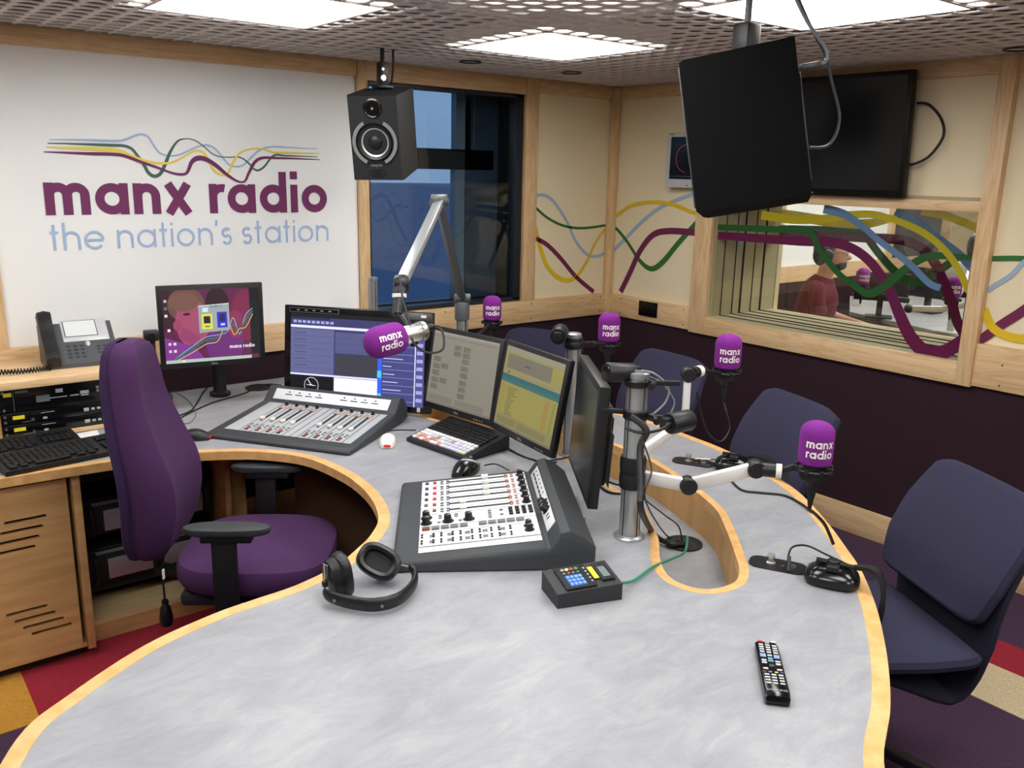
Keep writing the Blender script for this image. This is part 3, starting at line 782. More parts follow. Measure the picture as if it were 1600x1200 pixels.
# ================================================================== SCREENS
def monitor(name, label, pos, yaw, tilt, w, h, bez, ui, cat='monitor', thick=.022, chin=None, frame=BLACK, rot=None, back=True, group=None, logo=None, stand=None):
    """pos is the middle of the front; faces -y before turning"""
    t = thing(name, label, cat, pos, group=group, rot=rot if rot is not None else (tilt, 0, yaw))
    chin = bez if chin is None else chin
    b = MB(); b.box((0, thick/2, 0), (w, thick, h), frame, r=.004)
    if back: b.box((0, thick+.012, -.01), (w*.72, .028, h*.68), frame, r=.01)
    b.build('housing', t)
    x0, x1, z0, z1 = -w/2+bez, w/2-bez, -h/2+chin, h/2-bez
    b = MB(); y = -.0006
    b.quad([(x0, y, z0), (x1, y, z0), (x1, y, z1), (x0, y, z1)], scr(ui[0]))
    k = 0
    for it in ui[1:]:
        k += 1; yy = y-.00006*k
        f = lambda u, v: (x0+(x1-x0)*min(1, max(0, u)), yy, z0+(z1-z0)*min(1, max(0, v)))
        if len(it) == 5 and not isinstance(it[4], list) and it[0] != 'e' and it[0] != 'l':
            u0, v0, u1, v1, c = it; b.quad([f(u0, v0), f(u1, v0), f(u1, v1), f(u0, v1)], scr(c))
        elif it[0] == 'p':
            b.quad([f(*p) for p in it[1]], scr(it[2]))
        elif it[0] == 'e':
            _, (cu, cv), (ru, rv), c, n = it
            b.quad([f(cu+ru*cos(2*pi*j/n), cv+rv*sin(2*pi*j/n)) for j in range(n)], scr(c))
        elif it[0] == 'l':
            _, pts, wd, c, _z = it
            P = [Vector((p[0], p[1]*(z1-z0)/(x1-x0), 0)) for p in pts]; P = spline(P, 6); q = stroke_quads([(p.x, p.y) for p in P], wd)
            for (a, bb), (c1, d) in zip(q[:-1], q[1:]):
                b.quad([f(p[0], p[1]*(x1-x0)/(z1-z0)) for p in (a, bb, d, c1)], scr(c))
    b.build('screen', t)
    if logo:
        me = font_mesh(logo, .012, PLATE); o = inst(me, 'maker_mark', t, (0, -.0008, -h/2+chin*.3), (pi/2, 0, 0))
    return t, (x0, x1, z0, z1)
def text_on(t, text, size, loc, m, name='on_screen_text', rot=(pi/2, 0, 0)):
    return inst(font_mesh(text, size, m), name, t, loc, rot)

# big touch screen with the playout display
SCR[0] = 1.35
ui = ['33355C', (0, .955, 1, 1, '12131A'), (0, .93, .30, .955, '1E2440')]
for k in range(9): ui.append((.02+.035*k, .885, .045+.035*k, .915, '8E90C8'))
ui += [(0, .83, .66, .86, 'C9C8F2'), (0, .30, .33, .82, '55587F'), (.34, .56, .66, .80, '4B4D74'), (.34, .30, .66, .54, '35343C'),
       (0, .275, .66, .295, 'C9C8F2'), (0, .05, .33, .27, '08090C'), (.335, .05, .66, .27, 'D9D9F6'), (0, .015, .66, .045, 'DDE2EE'), (.66, 0, .69, .86, '2A57E0'),
       (.69, 0, .93, .86, '3C3D70'), (.93, 0, .937, .86, 'C8C8EE'), (.94, 0, 1, .86, '45467A')]
for k in range(6):
    ui.append((.0, .36+.075*k, .66, .363+.075*k, '3A3C60')); ui.append((.03, .39+.075*k, .12, .398+.075*k, '383A5E'))
for k in range(9):
    ui.append((.70, .05+.09*k, .93, .053+.09*k, '9A9AD0')); ui.append((.70, .085+.09*k, .70+.05+.012*(k*7 % 9), .092+.09*k, 'C6C6EE')); ui.append((.945, .06+.09*k, .99, .10+.09*k, '8F8FC2'))
for k in range(3): ui.append((.66, .05+.26*k, .69, .13+.26*k, '3FB2F0'))
ui += [('e', (.165, .16), (.055, .095), 'B9BAC4', 28), ('e', (.165, .16), (.051, .088), '08090C', 28), ('p', [(.12, .166), (.165, .157), (.205, .155), (.165, .167)], 'E8E8F0'), ('p', [(.135, .225), (.163, .162), (.168, .164), (.139, .228)], 'E8E8F0')]
big, bb_ = monitor('touchscreen_monitor', 'wide black touchscreen monitor with lilac playout display and clock face', (1.674, 3.143, .936), radians(-51.5), radians(-6), .648, .412, .030, ui, chin=.026, thick=.03, frame=BLACKG)
b = MB(); b.box((.285, -.001, .19), (.022, .001, .010), WHT); b.build('sticker', big)
b = MB(); b.box((.275, -.001, -.19), (.014, .001, .018), WHT); b.build('sticker', big)
b = MB(); b.box((-.19, -.0012, .188), (.22, .001, .018), MGREY)
b.box((-.19, -.0018, .188), (.215, .001, .014), BLACKG)
for k in range(5): b.box((-.26+.035*k, -.0026, .188), (.012, .001, .003), PLATE)
b.build('status_strip', big)
b = MB(); b.box((0, .06, -.206+.004), (.26, .16, .012), BLACK, r=.004); b.bar((0, .05, -.2), (0, .045, 0), .08, .02, BLACK, up=(0, 1, 0)); b.build('stand', big)

SCR[0] = .55
def papers(seed):
    r = random.Random(seed); u = ['A9A294', (0, .97, 1, 1, 'BDB7A8'), (0, 0, 1, .03, '8F8A80')]
    for (cx, cy) in ((.40, .82), (.54, .82), (.40, .74), (.54, .74), (.54, .66), (.54, .56), (.54, .47), (.54, .37), (.54, .28), (.54, .19), (.11, .62), (.11, .52), (.24, .54), (.11, .43), (.11, .33), (.24, .34), (.11, .24)):
        u.append((cx-.055, cy-.035, cx+.055, cy+.035, '90897D'))
        for k in range(4): u.append((cx-.05, cy-.026+.016*k, cx-.05+.02*r.randint(2, 5), cy-.022+.016*k, '6E675E'))
    u += [(.03, .05, .42, .13, '9A9386'), (.47, .05, .9, .13, '9A9386'), (.03, .93, .5, .94, '8F887B'), (.55, .93, .97, .94, '8F887B')]
    return u
m2, _ = monitor('flat_monitor', 'black monitor with beige page of small grey boxes, between touchscreen and yellow-listed monitor', (1.843, 2.632, .950), radians(-82.7), radians(-10), .394, .322, .017, papers(3), chin=.024, logo='DELL', group='flat monitors in a row')
ui = ['B9AF62', (0, .93, 1, 1, 'B4AE94'), (.05, .73, .82, .91, '908C78'), (0, .66, 1, .72, 'B6AC7A'), (0, .60, 1, .655, '3E7D80'), (.0, .555, 1, .60, '4A8582'), (0, 0, 1, .16, 'A9A06C'), (0, 0, 1, .025, '86806A'), (.36, .81, .46, .822, '4A4840'), (.1, .672, .12, .70, '3A3A34'), (.3, .675, .9, .68, '90896A')]
r_ = random.Random(5)
for k in range(12):
    v = .50-.03*k
    ui += [(.03, v, .1, v+.012, 'BE9A4C'), (.15, v, .20+.02*r_.randint(2, 6), v+.010, '7E7A48'), (.80, v, .87, v+.014, 'C88A4E'), (.93, v, .965, v+.016, '7FA04E')]
ui += [(.05, .05, .38, .13, '99915F'), (.42, .05, .9, .13, '99915F')]
m3, _ = monitor('flat_monitor', 'black monitor showing yellow running order with teal bar', (1.808, 2.193, .965), radians(-97.2), radians(-11), .394, .322, .017, ui, chin=.024, logo='DELL', group='flat monitors in a row')
ui = ['1B1F20', (0, 0, 1, .02, '24292A')]
m4, _ = monitor('flat_monitor', 'black monitor seen almost edge-on beside the tall silver pole', (1.715, 1.819, .965), radians(-124.7), radians(-3.5), .43, .352, .02, ui, thick=.03, group='flat monitors in a row')
b = MB(); b.box((0, .07, .0), (.12, .02, .10), BLACK, r=.004); b.build('mount_plate', m4)
b = MB()
for k in range(26): b.box((.10, .0595, -.12+.006*k), (.16, .002, .003), DGREY)
b.build('rear_grille', m4)
for mm, n in ((m2, 0), (m3, 0)):
    b = MB(); b.box((0, .07, .0), (.12, .07, .08), BLACK, r=.004); b.build('mount_plate', mm)
    b = MB()
    for k in range(4): b.box((.10+.014*k, -.0008, -.1525), (.005, .001, .003), PLATE)
    b.build('menu_marks', mm)
# left monitor with the station wallpaper
SCR[0] = .95
ui = ['5F1F48', (.0, .45, .16, 1, '3C1A2C'), ('e', (.24, .80), (.19, .24), '6C4A42', 24), ('e', (.30, .56), (.18, .30), 'A24A6C', 26), ('e', (.25, .50), (.12, .26), 'A24A6C', 22), ('e', (.14, .52), (.045, .08), '9C4263', 14),
      ('e', (.22, .84), (.155, .13), '77524A', 22), ('p', [(.14, .35), (.34, .20), (.36, .36), (.2, .5)], '94406A'), ('e', (.24, .67), (.04, .018), '3A1A2A', 12), ('e', (.38, .68), (.022, .016), '3A1A2A', 12), ('e', (.41, .53), (.035, .02), 'B4456A', 12),
      ('p', [(0, 0), (.42, 0), (.30, .22), (.0, .36)], '82388E'), ('e', (.62, .22), (.2, .3), '6A2A72', 24), ('e', (.86, .62), (.17, .36), '7A2448', 24), ('e', (.56, .82), (.12, .2), '2C1822', 20), ('e', (.74, .5), (.09, .2), '8A3052', 20),
      ('p', [(.90, .06), (.98, .06), (.98, 1), (.90, 1)], '0D0E10'), ('p', [(.98, .0), (1, .0), (1, 1), (.98, 1)], '0D0E10')]
for cc, dy in (('7FB4D8', .03), ('2F6A62', 0), ('2C5A50', -.02), ('D9C07A', -.05)):
    ui.append(('l', [(.06+dy*.2, .02+dy*.3), (.25, .17+dy), (.42, .30+dy*1.2), (.55, .33+dy), (.65, .46-dy*2), (.72, .50+dy*3), (.78, .38-dy), (.85, .55+dy*2), (.93, .68+dy)], .008 if cc != '2F6A62' else .016, cc, 0))
ui += [('p', [(.36, .40), (.68, .42), (.68, .80), (.36, .78)], '9FA6A6'), ('p', [(.36, .765), (.68, .785), (.68, .80), (.36, .78)], 'C6D2DC'), (.39, .45, .50, .66, 'DCE04E'), (.41, .53, .48, .63, '2E1828'), (.42, .475, .47, .50, '8C8C3C'),
       (.55, .46, .655, .68, '2A34C8'), (.575, .55, .635, .65, '2C1A5A'), (.585, .49, .63, .52, 'C8CCF0'), (.40, .69, .46, .715, 'D8ECEC'), (.40, .72, .46, .745, 'D8ECEC'),
       (0, 0, .9, .045, 'B6C4BA'), (.17, .008, .19, .036, 'F0F0F0')]
for (u, v, c) in ((.03, .86, 'D8B0B8'), (.03, .76, '3E8E80'), (.03, .66, 'E8E0E0'), (.05, .46, 'F2F2F6'), (.05, .27, 'D8C8E0'), (.10, .27, 'E6DCEE'), (.05, .17, 'D8C8E0'), (.10, .17, 'E6DCEE')):
    ui.append((u-.014, v-.018, u+.014, v+.018, c))
m1, (x0, x1, z0, z1) = monitor('flat_monitor', 'black monitor with magenta portrait wallpaper beside the telephone shelf', (1.213, 3.493, 1.065), radians(-10.7), radians(.7), .41, .335, .019, ui, chin=.022, logo='DELL')
WT_ = scr('F4E8F2')
b = MB()
put_text(b, 'manx radio', .26, .14, lambda u, v: Vector((.062+u*.0108, -.0032, -.098+v*.0108)), WT_); b.build('on_screen_text', m1)
text_on(m1, 'Studio 2', .014, (.015, -.0032, .075), scr('2A2A30'))
b = MB(); b.box((0, .04, -.02), (.12, .05, .10), BLACK, r=.006); b.bar((0, .06, -.04), (.04, .13, -.10), .06, .03, BLACK); b.build('swivel_bracket', m1)
st = thing('monitor_stand', 'short black post clamped to desk carrying the wallpaper monitor', 'stand', (1.30, 3.70, DZ))
b = MB(); b.lathe([(.042, 0), (.045, .004), (.045, .016), (.03, .02), (.028, .022), (.028, .15), (.034, .152), (.034, .19), (.022, .20)], BLACK); b.build('post', st)
b = MB(); b.cyl((0, 0, .2), (0, 0, .33), .016, BLACK); b.bar((0, 0, .32), (-.04, -.08, .33), .05, .035, BLACK); b.build('arm', st)
b = MB(); b.lathe([(.062, 0), (.062, .004), (.05, .005), (.05, .001), (0, .001)], BLACKM, seg=28); o = b.build('cable_grommet'); o.location = atz(405, 606, DZ); tag(o, 'round black cable grommet in the desk behind the wallpaper monitor', 'grommet')
cm = thing('webcam', 'small black webcam box on the left edge of the wallpaper monitor', 'webcam', T(236, 524, 3.4), radians(-10))
b = MB(); b.box((0, 0, 0), (.055, .05, .04), BLACK, r=.006); b.build('body', cm)
b = MB(); b.cyl((0, -.024, 0), (0, -.034, 0), .013, BLACKG); b.build('lens', cm)
b = MB(); b.box((.005, .015, -.055), (.02, .012, .07), BLACK, r=.003); b.build('bracket', cm)

# ================================================================== MIXERS AND KEYBOARDS
def meshof(mb, name): return mb.mesh(name)
def knob_mesh(r, h, m=BLACK):
    b = MB(); b.lathe([(r*1.45, 0), (r*1.45, .0012), (r, .0016), (r*.85, h), (0, h)], m, seg=14); b.box((0, r*.45, h), (r*.18, r*.8, .0008), WHT); return b.mesh('knob')
K_S = knob_mesh(.0062, .014); K_L = knob_mesh(.0095, .017)
def btn(w_, d_, h_, m, nm='button'):
    b = MB(); b.box((0, 0, h_/2), (w_, d_, h_), m, r=.0008); return b.mesh(nm)
def ringbtn(m, m2):
    b = MB(); b.cyl((0, 0, 0), (0, 0, .0016), .0052, m, seg=10); b.cyl((0, 0, .0016), (0, 0, .0034), .0032, m2, seg=10); return b.mesh('button')
def fadercap():
    b = MB(); b.box((0, 0, .007), (.016, .022, .012), WHT, r=.004); b.box((0, 0, .0135), (.015, .0012, .0008), MGREY); return b.mesh('fader_cap')
FC = fadercap(); RB_G = ringbtn(DGREY, PLATE); RB_O = ringbtn(ORG, PLATE); RB_R = ringbtn(REDD, PLATE)
B_RED = btn(.015, .0085, .004, RED); B_RD = btn(.015, .0085, .004, REDD); B_BK = btn(.015, .0085, .004, DGREY); B_OR = btn(.015, .007, .0035, mat('amber button', '9A5A3C', .5))
def lift(bodyf, pts):  # point on sloped surface
    return bodyf(*pts)

mix = thing('mixing_console', 'dark mixing console with eight faders in front of the wide touchscreen', 'mixing console', (1.197, 2.879, DZ+.0005), radians(-55.8))
W1, D1 = .597, .50; XS = 1.146
slope = lambda y: .022+(.052-.022)*(y-.03)/(.39-.03)
b = MB()
prof = [(0, .004), (0, .012), (.006, .019), (.03, .0205), (.382, .0495), (.390, .052), (.438, .098), (.450, .101), (.480, .090), (.50, .062), (.50, .018), (.44, .004)]
def prof_ring(x, k=1.0, inset=0): return [(x, p[0]+inset*(1 if p[0] < .25 else -1), p[1]*k) for p in prof]
b.ring([prof_ring(-W1/2+.0, .8, .006), prof_ring(-W1/2+.006), prof_ring(W1/2-.006), prof_ring(W1/2, .8, .006)], DGREY)
b.build('body', mix)
SA = atan2(.030, .36)
def on1(x, y, h=0): return (x*XS, y-h*sin(SA), .0208+(y-.03)*tan_+h*cos(SA))
tan_ = (.050-.0205)/(.385-.03)
P1m = []
for (x0, x1, m) in ((-.225, -.175, PLATE), (-.171, -.128, PLATE), (-.125, -.082, PLATE), (-.079, -.036, PLATE), (-.033, .010, PLATE), (.013, .018, PLATE), (.021, .064, PLATE), (.067, .110, PLATE), (.113, .156, PLATE), (.159, .202, PLATE), (.205, .245, PLATE)):
    pass
SO = {}
strips = [(-.222, -.168), (-.166, -.128), (-.126, -.088), (-.086, -.048), (-.046, -.008), (-.006, .020), (.022, .046), (.048, .086), (.088, .126), (.128, .166), (.168, .206), (.208, .238)]
fad = [1, 2, 3, 4, 7, 8, 9, 10]
for i, (x0, x1) in enumerate(strips):
    b = MB(); b.box((0, 0, 0), ((x1-x0)*XS-.0015, .31, .002), PLATE, r=.0006)
    if i in fad:
        b.box((0, .03, .0011), (.011, .15, .0006), BLACKM)
        for k in range(9): b.box((.008, -.03+.015*k, .0011), (.004, .0008, .0004), MGREY)
    o = SO[i] = b.build('channel_strip', mix); o.location = on1((x0+x1)/2, .215, .001); o.rotation_euler = (SA, 0, 0)
for j, i in enumerate(fad):
    x = (strips[i][0]+strips[i][1])/2
    R_ = (SA, 0, 0)
    sub(inst(FC, 'fader_cap', mix, on1(x, .185-.003*(j % 4), .002), (SA, 0, pi/2*0)), SO[i]); 
    sub(inst(K_S, 'knob', mix, on1(x, .356, .002), R_), SO[i])
    sub(inst(B_RD if j != 3 else B_BK, 'button', mix, on1(x, .075, .002), R_), SO[i]); sub(inst(B_RED if j in (3,) else B_RD, 'button', mix, on1(x, .092, .002), R_), SO[i])
    for yy in (.112, .130):
        for s in (-.009, .009): sub(inst(RB_G, 'button', mix, on1(x+s, yy, .002), R_), SO[i])
    for yy in (.318, .334):
        for s in (-.008, .008): sub(inst(RB_O, 'button', mix, on1(x+s, yy, .002), R_), SO[i])
HA = atan2(.046, .048)
b = MB(); b.box((0, 0, 0), (.515, .050, .002), WPLATE, r=.0006)
for g in (-1, 1):
    for k in range(4):
        xx = g*.135-.068+.046*k-.01*g
        b.box((xx, .0, .0012), (.031, .004, .001), BLACKM); b.box((xx, .012, .0012), (.008, .005, .001), BLACKM)
o = b.build('display_strip', mix); o.location = (0, .4133, .0765); o.rotation_euler = (HA, 0, 0)

mx2 = thing('mixing_console', 'dark mixing console with six faders and white strips, beside the headphones', 'mixing console', (1.183, 1.9995, DZ+.0005), radians(-123.6))
W2 = .590; D2 = .50
t2 = (.062-.026)/(.385-.03); S2 = atan2(.036, .355)
prof2 = [(0, .004), (0, .016), (.008, .024), (.03, .026), (.385, .062), (.392, .058), (.40, .060), (.425, .098), (.448, .104), (.485, .085), (.515, .060), (.515, .016), (.46, .004)]
def pr2(x, k=1.0, ins=0): return [(x, p[0]+ins*(1 if p[0] < .25 else -1), p[1]*k) for p in prof2]
b = MB(); b.ring([pr2(-W2/2, .82, .006), pr2(-W2/2+.006), pr2(W2/2-.006), pr2(W2/2, .82, .006)], DGREY); b.build('body', mx2)
def on2(x, y, h=0):
    x = -.270+(x+.300)*1.09; y = .064+(y-.083)*1.09
    return (x, y-h*sin(S2), .0264+(y-.03)*t2+h*cos(S2))
def plate2(x0, x1, y0, y1, name, extra=None, m=WPLATE):
    b = MB(); b.box((0, 0, 0), ((x1-x0)*1.09-.0012, (y1-y0)*1.09, .002), m, r=.0007)
    if extra: extra(b)
    o = b.build(name, mx2); o.location = on2((x0+x1)/2, (y0+y1)/2, .001); o.rotation_euler = (S2, 0, 0); return o
R2 = (S2, 0, 0)
x = -.300
for i in range(6):
    x0 = x+i*.0415
    def ex(b):
        b.box((0, .014, .0011), (.011, .185, .0006), BLACKM)
    SP = plate2(x0, x0+.0395, .083, .377, 'channel_strip', ex)
    cx = x0+.02
    sub(inst(B_BK if i < 4 else B_RD, 'button', mx2, on2(cx, .098, .002), (S2, 0, pi/2*0), (.9, 1.2, 1)), SP); sub(inst(B_RED if i < 4 else B_RD, 'button', mx2, on2(cx, .120, .002), R2, (.9, 1.2, 1)), SP)
    for yy in (.142, .158):
        for s in (-.008, .008): sub(inst(RB_G, 'button', mx2, on2(cx+s, yy-.002, .002), R2), SP)
    sub(inst(FC, 'fader_cap', mx2, on2(cx, .262 if i < 4 else .196, .002), R2), SP)
    for yy in (.322, .338):
        for s in (-.008, .008): sub(inst(RB_O, 'button', mx2, on2(cx+s, yy, .002), R2), SP)
    sub(inst(K_L, 'knob', mx2, on2(cx, .362, .002), R2), SP)
plate2(-.051, .023, .083, .377, 'monitor_section')
for (xx, yy, kk) in ((-.030, .10, K_L), (.005, .10, K_L), (.004, .155, K_L), (.004, .208, K_L)): inst(kk, 'knob', mx2, on2(xx, yy, .002), R2, (1.2, 1.2, 1.2))
for (xx, yy) in ((-.036, .135), (-.022, .135), (.006, .132), (-.036, .158), (-.024, .158), (-.036, .176), (-.024, .176), (.006, .186), (-.036, .208), (-.024, .208), (-.036, .262), (-.022, .262), (-.008, .262), (.006, .262), (-.034, .292), (-.004, .292)):
    inst(RB_R if yy < .14 else RB_G, 'button', mx2, on2(xx, yy, .002), R2)
sq = btn(.011, .011, .006, BLACK)
for i in range(4):
    for j in range(3): inst(sq, 'button', mx2, on2(-.034+.017*j, .316+.017*i, .002), R2)
plate2(.025, .062, .083, .377, 'key_section')
bq = btn(.017, .021, .006, MGREY); bqr = btn(.017, .021, .006, REDD)
for j in list(range(5))+list(range(6, 11)): inst(bqr if j == 0 else bq, 'button', mx2, on2(.044, .100+.0235*j, .002), R2)
def ex(b):
    for j in range(5):
        for s in (-.018, .018):
            yy = -.125+.047*j
            b.box((s, yy, .0012), (.016, .014, .001), MGREY)
plate2(.064, .142, .083, .377, 'matrix_section', ex)
mb_ = btn(.006, .006, .0035, BLACKM)
for j in range(5):
    for s in (-.025, -.011, .011, .025):
        for d in (-.014, .014): inst(mb_, 'button', mx2, on2(.103+s, .230-.125+.047*j+d, .002), R2)
for xx in (.085, .11): inst(K_L, 'knob', mx2, on2(xx, .352, .002), R2)
plate2(.146, .176, .083, .377, 'blank_strip')
HA2 = atan2(.038, .025)
b = MB(); b.box((0, 0, 0), (.44, .036, .002), WPLATE, r=.0006)
for k in range(6): b.box((-.19+.036*k, -.004, .0012), (.028, .005, .001), BLACKM); b.box((-.19+.036*k, .009, .0012), (.008, .004, .001), BLACKM)
for k in range(2): b.box((.14+.02*k, .0, .0012), (.006, .012, .001), BLACKM)
o = b.build('meter_strip', mx2); o.location = (-.02, .4115, .0795); o.rotation_euler = (HA2, 0, 0)
for k in range(3):
    inst(K_L, 'knob', mx2, (.035+.026*k, .4125, .081), (HA2, 0, 0), (1.1, 1.1, 1.2))
b = MB(); b.box((0, .519, .04), (.16, .01, .03), MGREY, r=.001); b.build('rear_connector', mx2)

def keyboard(name, label, pos, yaw, w, d, rows, hf, hb, keys=None, group=None, cols=None):
    t = thing(name, label, 'keyboard', pos, yaw, group=group)
    b = MB()
    b.ring([[(-w/2, 0, .002), (w/2, 0, .002), (w/2, 0, hf), (-w/2, 0, hf)], [(-w/2, d, .002), (w/2, d, .002), (w/2, d, hb), (-w/2, d, hb)]], BLACK, smooth=False); b.build('case', t)
    a = atan2(hb-hf, d); n = int((w-.03)/.0192); km = {}
    def key(m, ww=.0168):
        if (m, ww) not in km:
            b = MB(); b.box((0, 0, .0035), (ww, .016, .008), m, r=.002); km[(m, ww)] = b.mesh('key')
        return km[(m, ww)]
    for r in range(rows):
        y = .022+.019*r
        if y > d-.012: break
        xx = -w/2+.015+.0096
        if r == 0 and not keys:
            for (xc, ww) in ((-w/2+.03, .026), (-w/2+.062, .022), (-w/2+.15, .11), (-w/2+.24, .026), (-w/2+.275, .022)):
                if xc < w/2-.02: inst(key(BLACK, ww), 'key', t, (xc, y, hf+(hb-hf)*y/d), (a, 0, 0))
            continue
        for c in range(n):
            if not keys and (c in (15,) or (c > 15 and r == 4)): continue
            m = keys(r, c) if keys else BLACK
            inst(key(m), 'key', t, (xx+.0192*c, y, hf+(hb-hf)*y/d), (a, 0, 0))
    return t
keyboard('computer_keyboard', 'long black keyboard at the front edge of the left worktop', (.60, 3.085, DZ+.001), radians(7), .46, .168, 7, .016, .032, group='black keyboards on the left worktop')
keyboard('computer_keyboard', 'black keyboard pushed up against the rack players behind another keyboard', (.43, 3.262, DZ+.001), radians(4), .44, .15, 6, .018, .030, group='black keyboards on the left worktop')
colk = [mat('white keycap', 'E3E4E4', .5), mat('lilac keycap', 'C9C8E2', .5), mat('pink keycap', 'D0888A', .5), mat('tan keycap', 'B98F6E', .5), mat('pale green keycap', 'C8D8B0', .5)]
def ck(r, c):
    if r == 3: return colk[0]
    if r == 2: return colk[0] if c > 11 or c < 2 else colk[[1, 3, 0, 1][c % 4]]
    if r == 1: return colk[[4, 2, 2, 0, 3, 3, 1, 0][c % 8]] if c < 9 else colk[1]
    if r == 0: return colk[[0, 2, 0, 3, 2, 0][c % 6]] if c < 9 else colk[4 if c > 12 else 1]
    return BLACK
keyboard('programmable_keyboard', 'wedge-shaped black keyboard with rows of coloured keys under the monitors', (1.640, 2.505, DZ+.001), radians(-83), .325, .215, 9, .014, .058, keys=ck)

def mouse(label, pos, yaw, m, m2, red=None):
    t = thing('computer_mouse', label, 'mouse', pos, yaw)
    b = MB(); R = []
    for k in range(9):
        u = k/8; y = -.055+.11*u; wd = .031*sin(pi*(.13+.74*u))**.6*(1 if u > .1 else .95); h = .004+.034*sin(pi*min(1, .1+.8*u))**.9
        R.append([(wd*cos(a_)*1.0, y, .002+h*max(0, sin(a_))**.75) for a_ in [pi*j/10 for j in range(11)]])
    b.ring(R, m); b.build('shell', t)
    b = MB(); b.ell((0, .030, .0335), (.004, .009, .005), m2, 12, 8); b.build('scroll_wheel', t)
    if red: b = MB(); b.ell((0, -.051, .010), (.016, .008, .007), glow('red optical glow', 'E01A22', .8), 14, 8); b.build('tail_light', t)
    return t
mouse('white mouse with glowing red tail between the mixing consoles', tuple(atz(606, 694, DZ)), radians(-33), WHT, MGREY, True)
mouse('black mouse with red tail beside the tall purple chair', tuple(atz(305, 686, DZ)), radians(55), BLACK, MGREY, True)
t = mouse('glossy black mouse with grey thumb arc behind the six-fader console', tuple(atz(728, 738, DZ)), radians(-60), BLACKG, MGREY)
t.scale = (1.25, 1.25, 1.2)
b = MB(); b.tube([(-.008, -.01, .037), (.012, .0, .036), (.024, .018, .026), (.022, .036, .018)], .0045, PLATE); b.build('grip_arc', t)

# desk telephone
ph = thing('desk_telephone', 'grey desk telephone with silver display surround and black handset on the riser shelf', 'telephone', (.755, 3.66, DZ+.222), radians(-4))
FA = radians(38)
def fp(x, y, h=0): return (x, -.085+y*cos(FA)-h*sin(FA), .012+y*sin(FA)+h*cos(FA))
PG_ = mat('phone charcoal', '4A4C50', .5); PS_ = mat('phone silver', 'C9CACB', .35, .2)
b = MB(); b.ring([[(-.14, -.09, 0), (-.14, -.09, .016), (-.14, .075, .145), (-.14, .10, .14), (-.14, .08, 0)], [(.12, -.09, 0), (.12, -.09, .016), (.12, .075, .145), (.12, .10, .14), (.12, .08, 0)]], PG_, smooth=False); b.build('base', ph)
def fpart(name, b, x, y, h=0, rz=0): o = b.build(name, ph); o.location = fp(x, y, h); o.rotation_euler = (FA, 0, rz); return o
b = MB(); b.box((0, 0, 0), (.165, .115, .008), PS_, r=.003); fpart('bezel', b, .02, .165, .006)
b = MB(); b.box((0, 0, 0), (.112, .078, .002), glow('phone display', 'F4F4F0', .85)); b.box((0, 0, -.0006), (.118, .083, .002), DGREY); fpart('display', b, .005, .172, .0108)
kb_ = MB(); kb_.ell((0, 0, .002), (.0085, .0065, .004), mat('phone key', '2A2B2E', .4), 12, 8); km_ = kb_.mesh('key')
for r in range(4):
    for c in range(3): inst(km_, 'key', ph, fp(-.05+.024*c, .03+.019*r, .004), (FA, 0, 0))
for r in range(3):
    for c in range(3): inst(km_, 'key', ph, fp(.055+.022*c, .045+.016*r, .004), (FA, 0, 0), (.9, .6, 1))
b = MB(); b.ell((0, 0, 0), (.009, .014, .005), PS_); fpart('navigation_key', b, .02, .095, .006)
b = MB()
b.ring([[(-.140+cx2, yy, zz) for cx2, yy, zz in ((.0, a_-.0, 0), (.052, a_, 0), (.050, a_, c_), (.026, a_, c_+.008), (.002, a_, c_))] for a_, c_ in ((-.005, .012), (.005, .036), (.05, .040), (.09, .028), (.13, .026), (.18, .030), (.225, .042), (.245, .036), (.255, .012))], BLACK)
o = fpart('handset', b, 0, -.005, .006)
b = MB(); pts = []
for k in range(140):
    u = k/139; base = Vector((-.12-.34*u, -.10-.02*sin(u*6), .012)); pts.append(base+Vector((0, .009*cos(k*1.5), .009*sin(k*1.5)+.0)))
b.tube(pts, .0028, RUB, seg=5, smoothp=False); b.build('coiled_cord', ph)

# ================================================================== POLES, MICROPHONES, CAMERAS
def pole(label, x, y, z0, z1, r=.028, cap=None, group='aluminium poles on the desk'):
    t = thing('equipment_pole', label, 'pole', (x, y, z0), group=group)
    h = z1-z0
    prof = []
    N = 48
    for k in range(N):
        a = 2*pi*k/N; rr = r*(0.86 if (k % 12) in (0,) else 1.0)
        prof.append((rr*cos(a), rr*sin(a)))
    b = MB(); b.ring([[(p[0], p[1], zz) for p in prof] for zz in (.008, h-.006)], SILVER, smooth=True); b.build('shaft', t)
    b = MB()
    for a in (0, pi/2, pi, 3*pi/2): b.box((r*.90*cos(a), r*.90*sin(a), h/2), (.004+.0*r, .004, h-.02), DGREY, rot=(0, 0, a))
    b.build('slot_liner', t)
    b = MB(); b.lathe([(r*1.5, 0), (r*1.5, .005), (r*1.35, .009), (r, .010), (r, .001)], SILVER, seg=32); b.build('foot_flange', t)
    b = MB(); b.lathe([(r*1.04, h-.012), (r*1.06, h), (r*.9, h+.003), (0, h+.003)], SILVER if not cap else cap, seg=32); b.build('end_cap', t)
    return t
P1 = (1.672, 1.568); P1T = 1.185
p1 = pole('thick silver pole on the desk nearest the viewer, hung with cables and small cameras', P1[0], P1[1], DZ, P1T, .029)
p2xy = T(895, 560, 3.05); P2 = (p2xy.x, p2xy.y)
p2 = pole('silver pole behind the yellow-listed monitor, middle of the three on the desk', P2[0], P2[1], DZ, 1.155, .0265)
P3 = (2.035, 2.905)
p3 = pole('silver pole with dark cap carrying the folding microphone boom', P3[0], P3[1], DZ, 1.135, .0245)
q4 = T(583, 470, 4.15); 
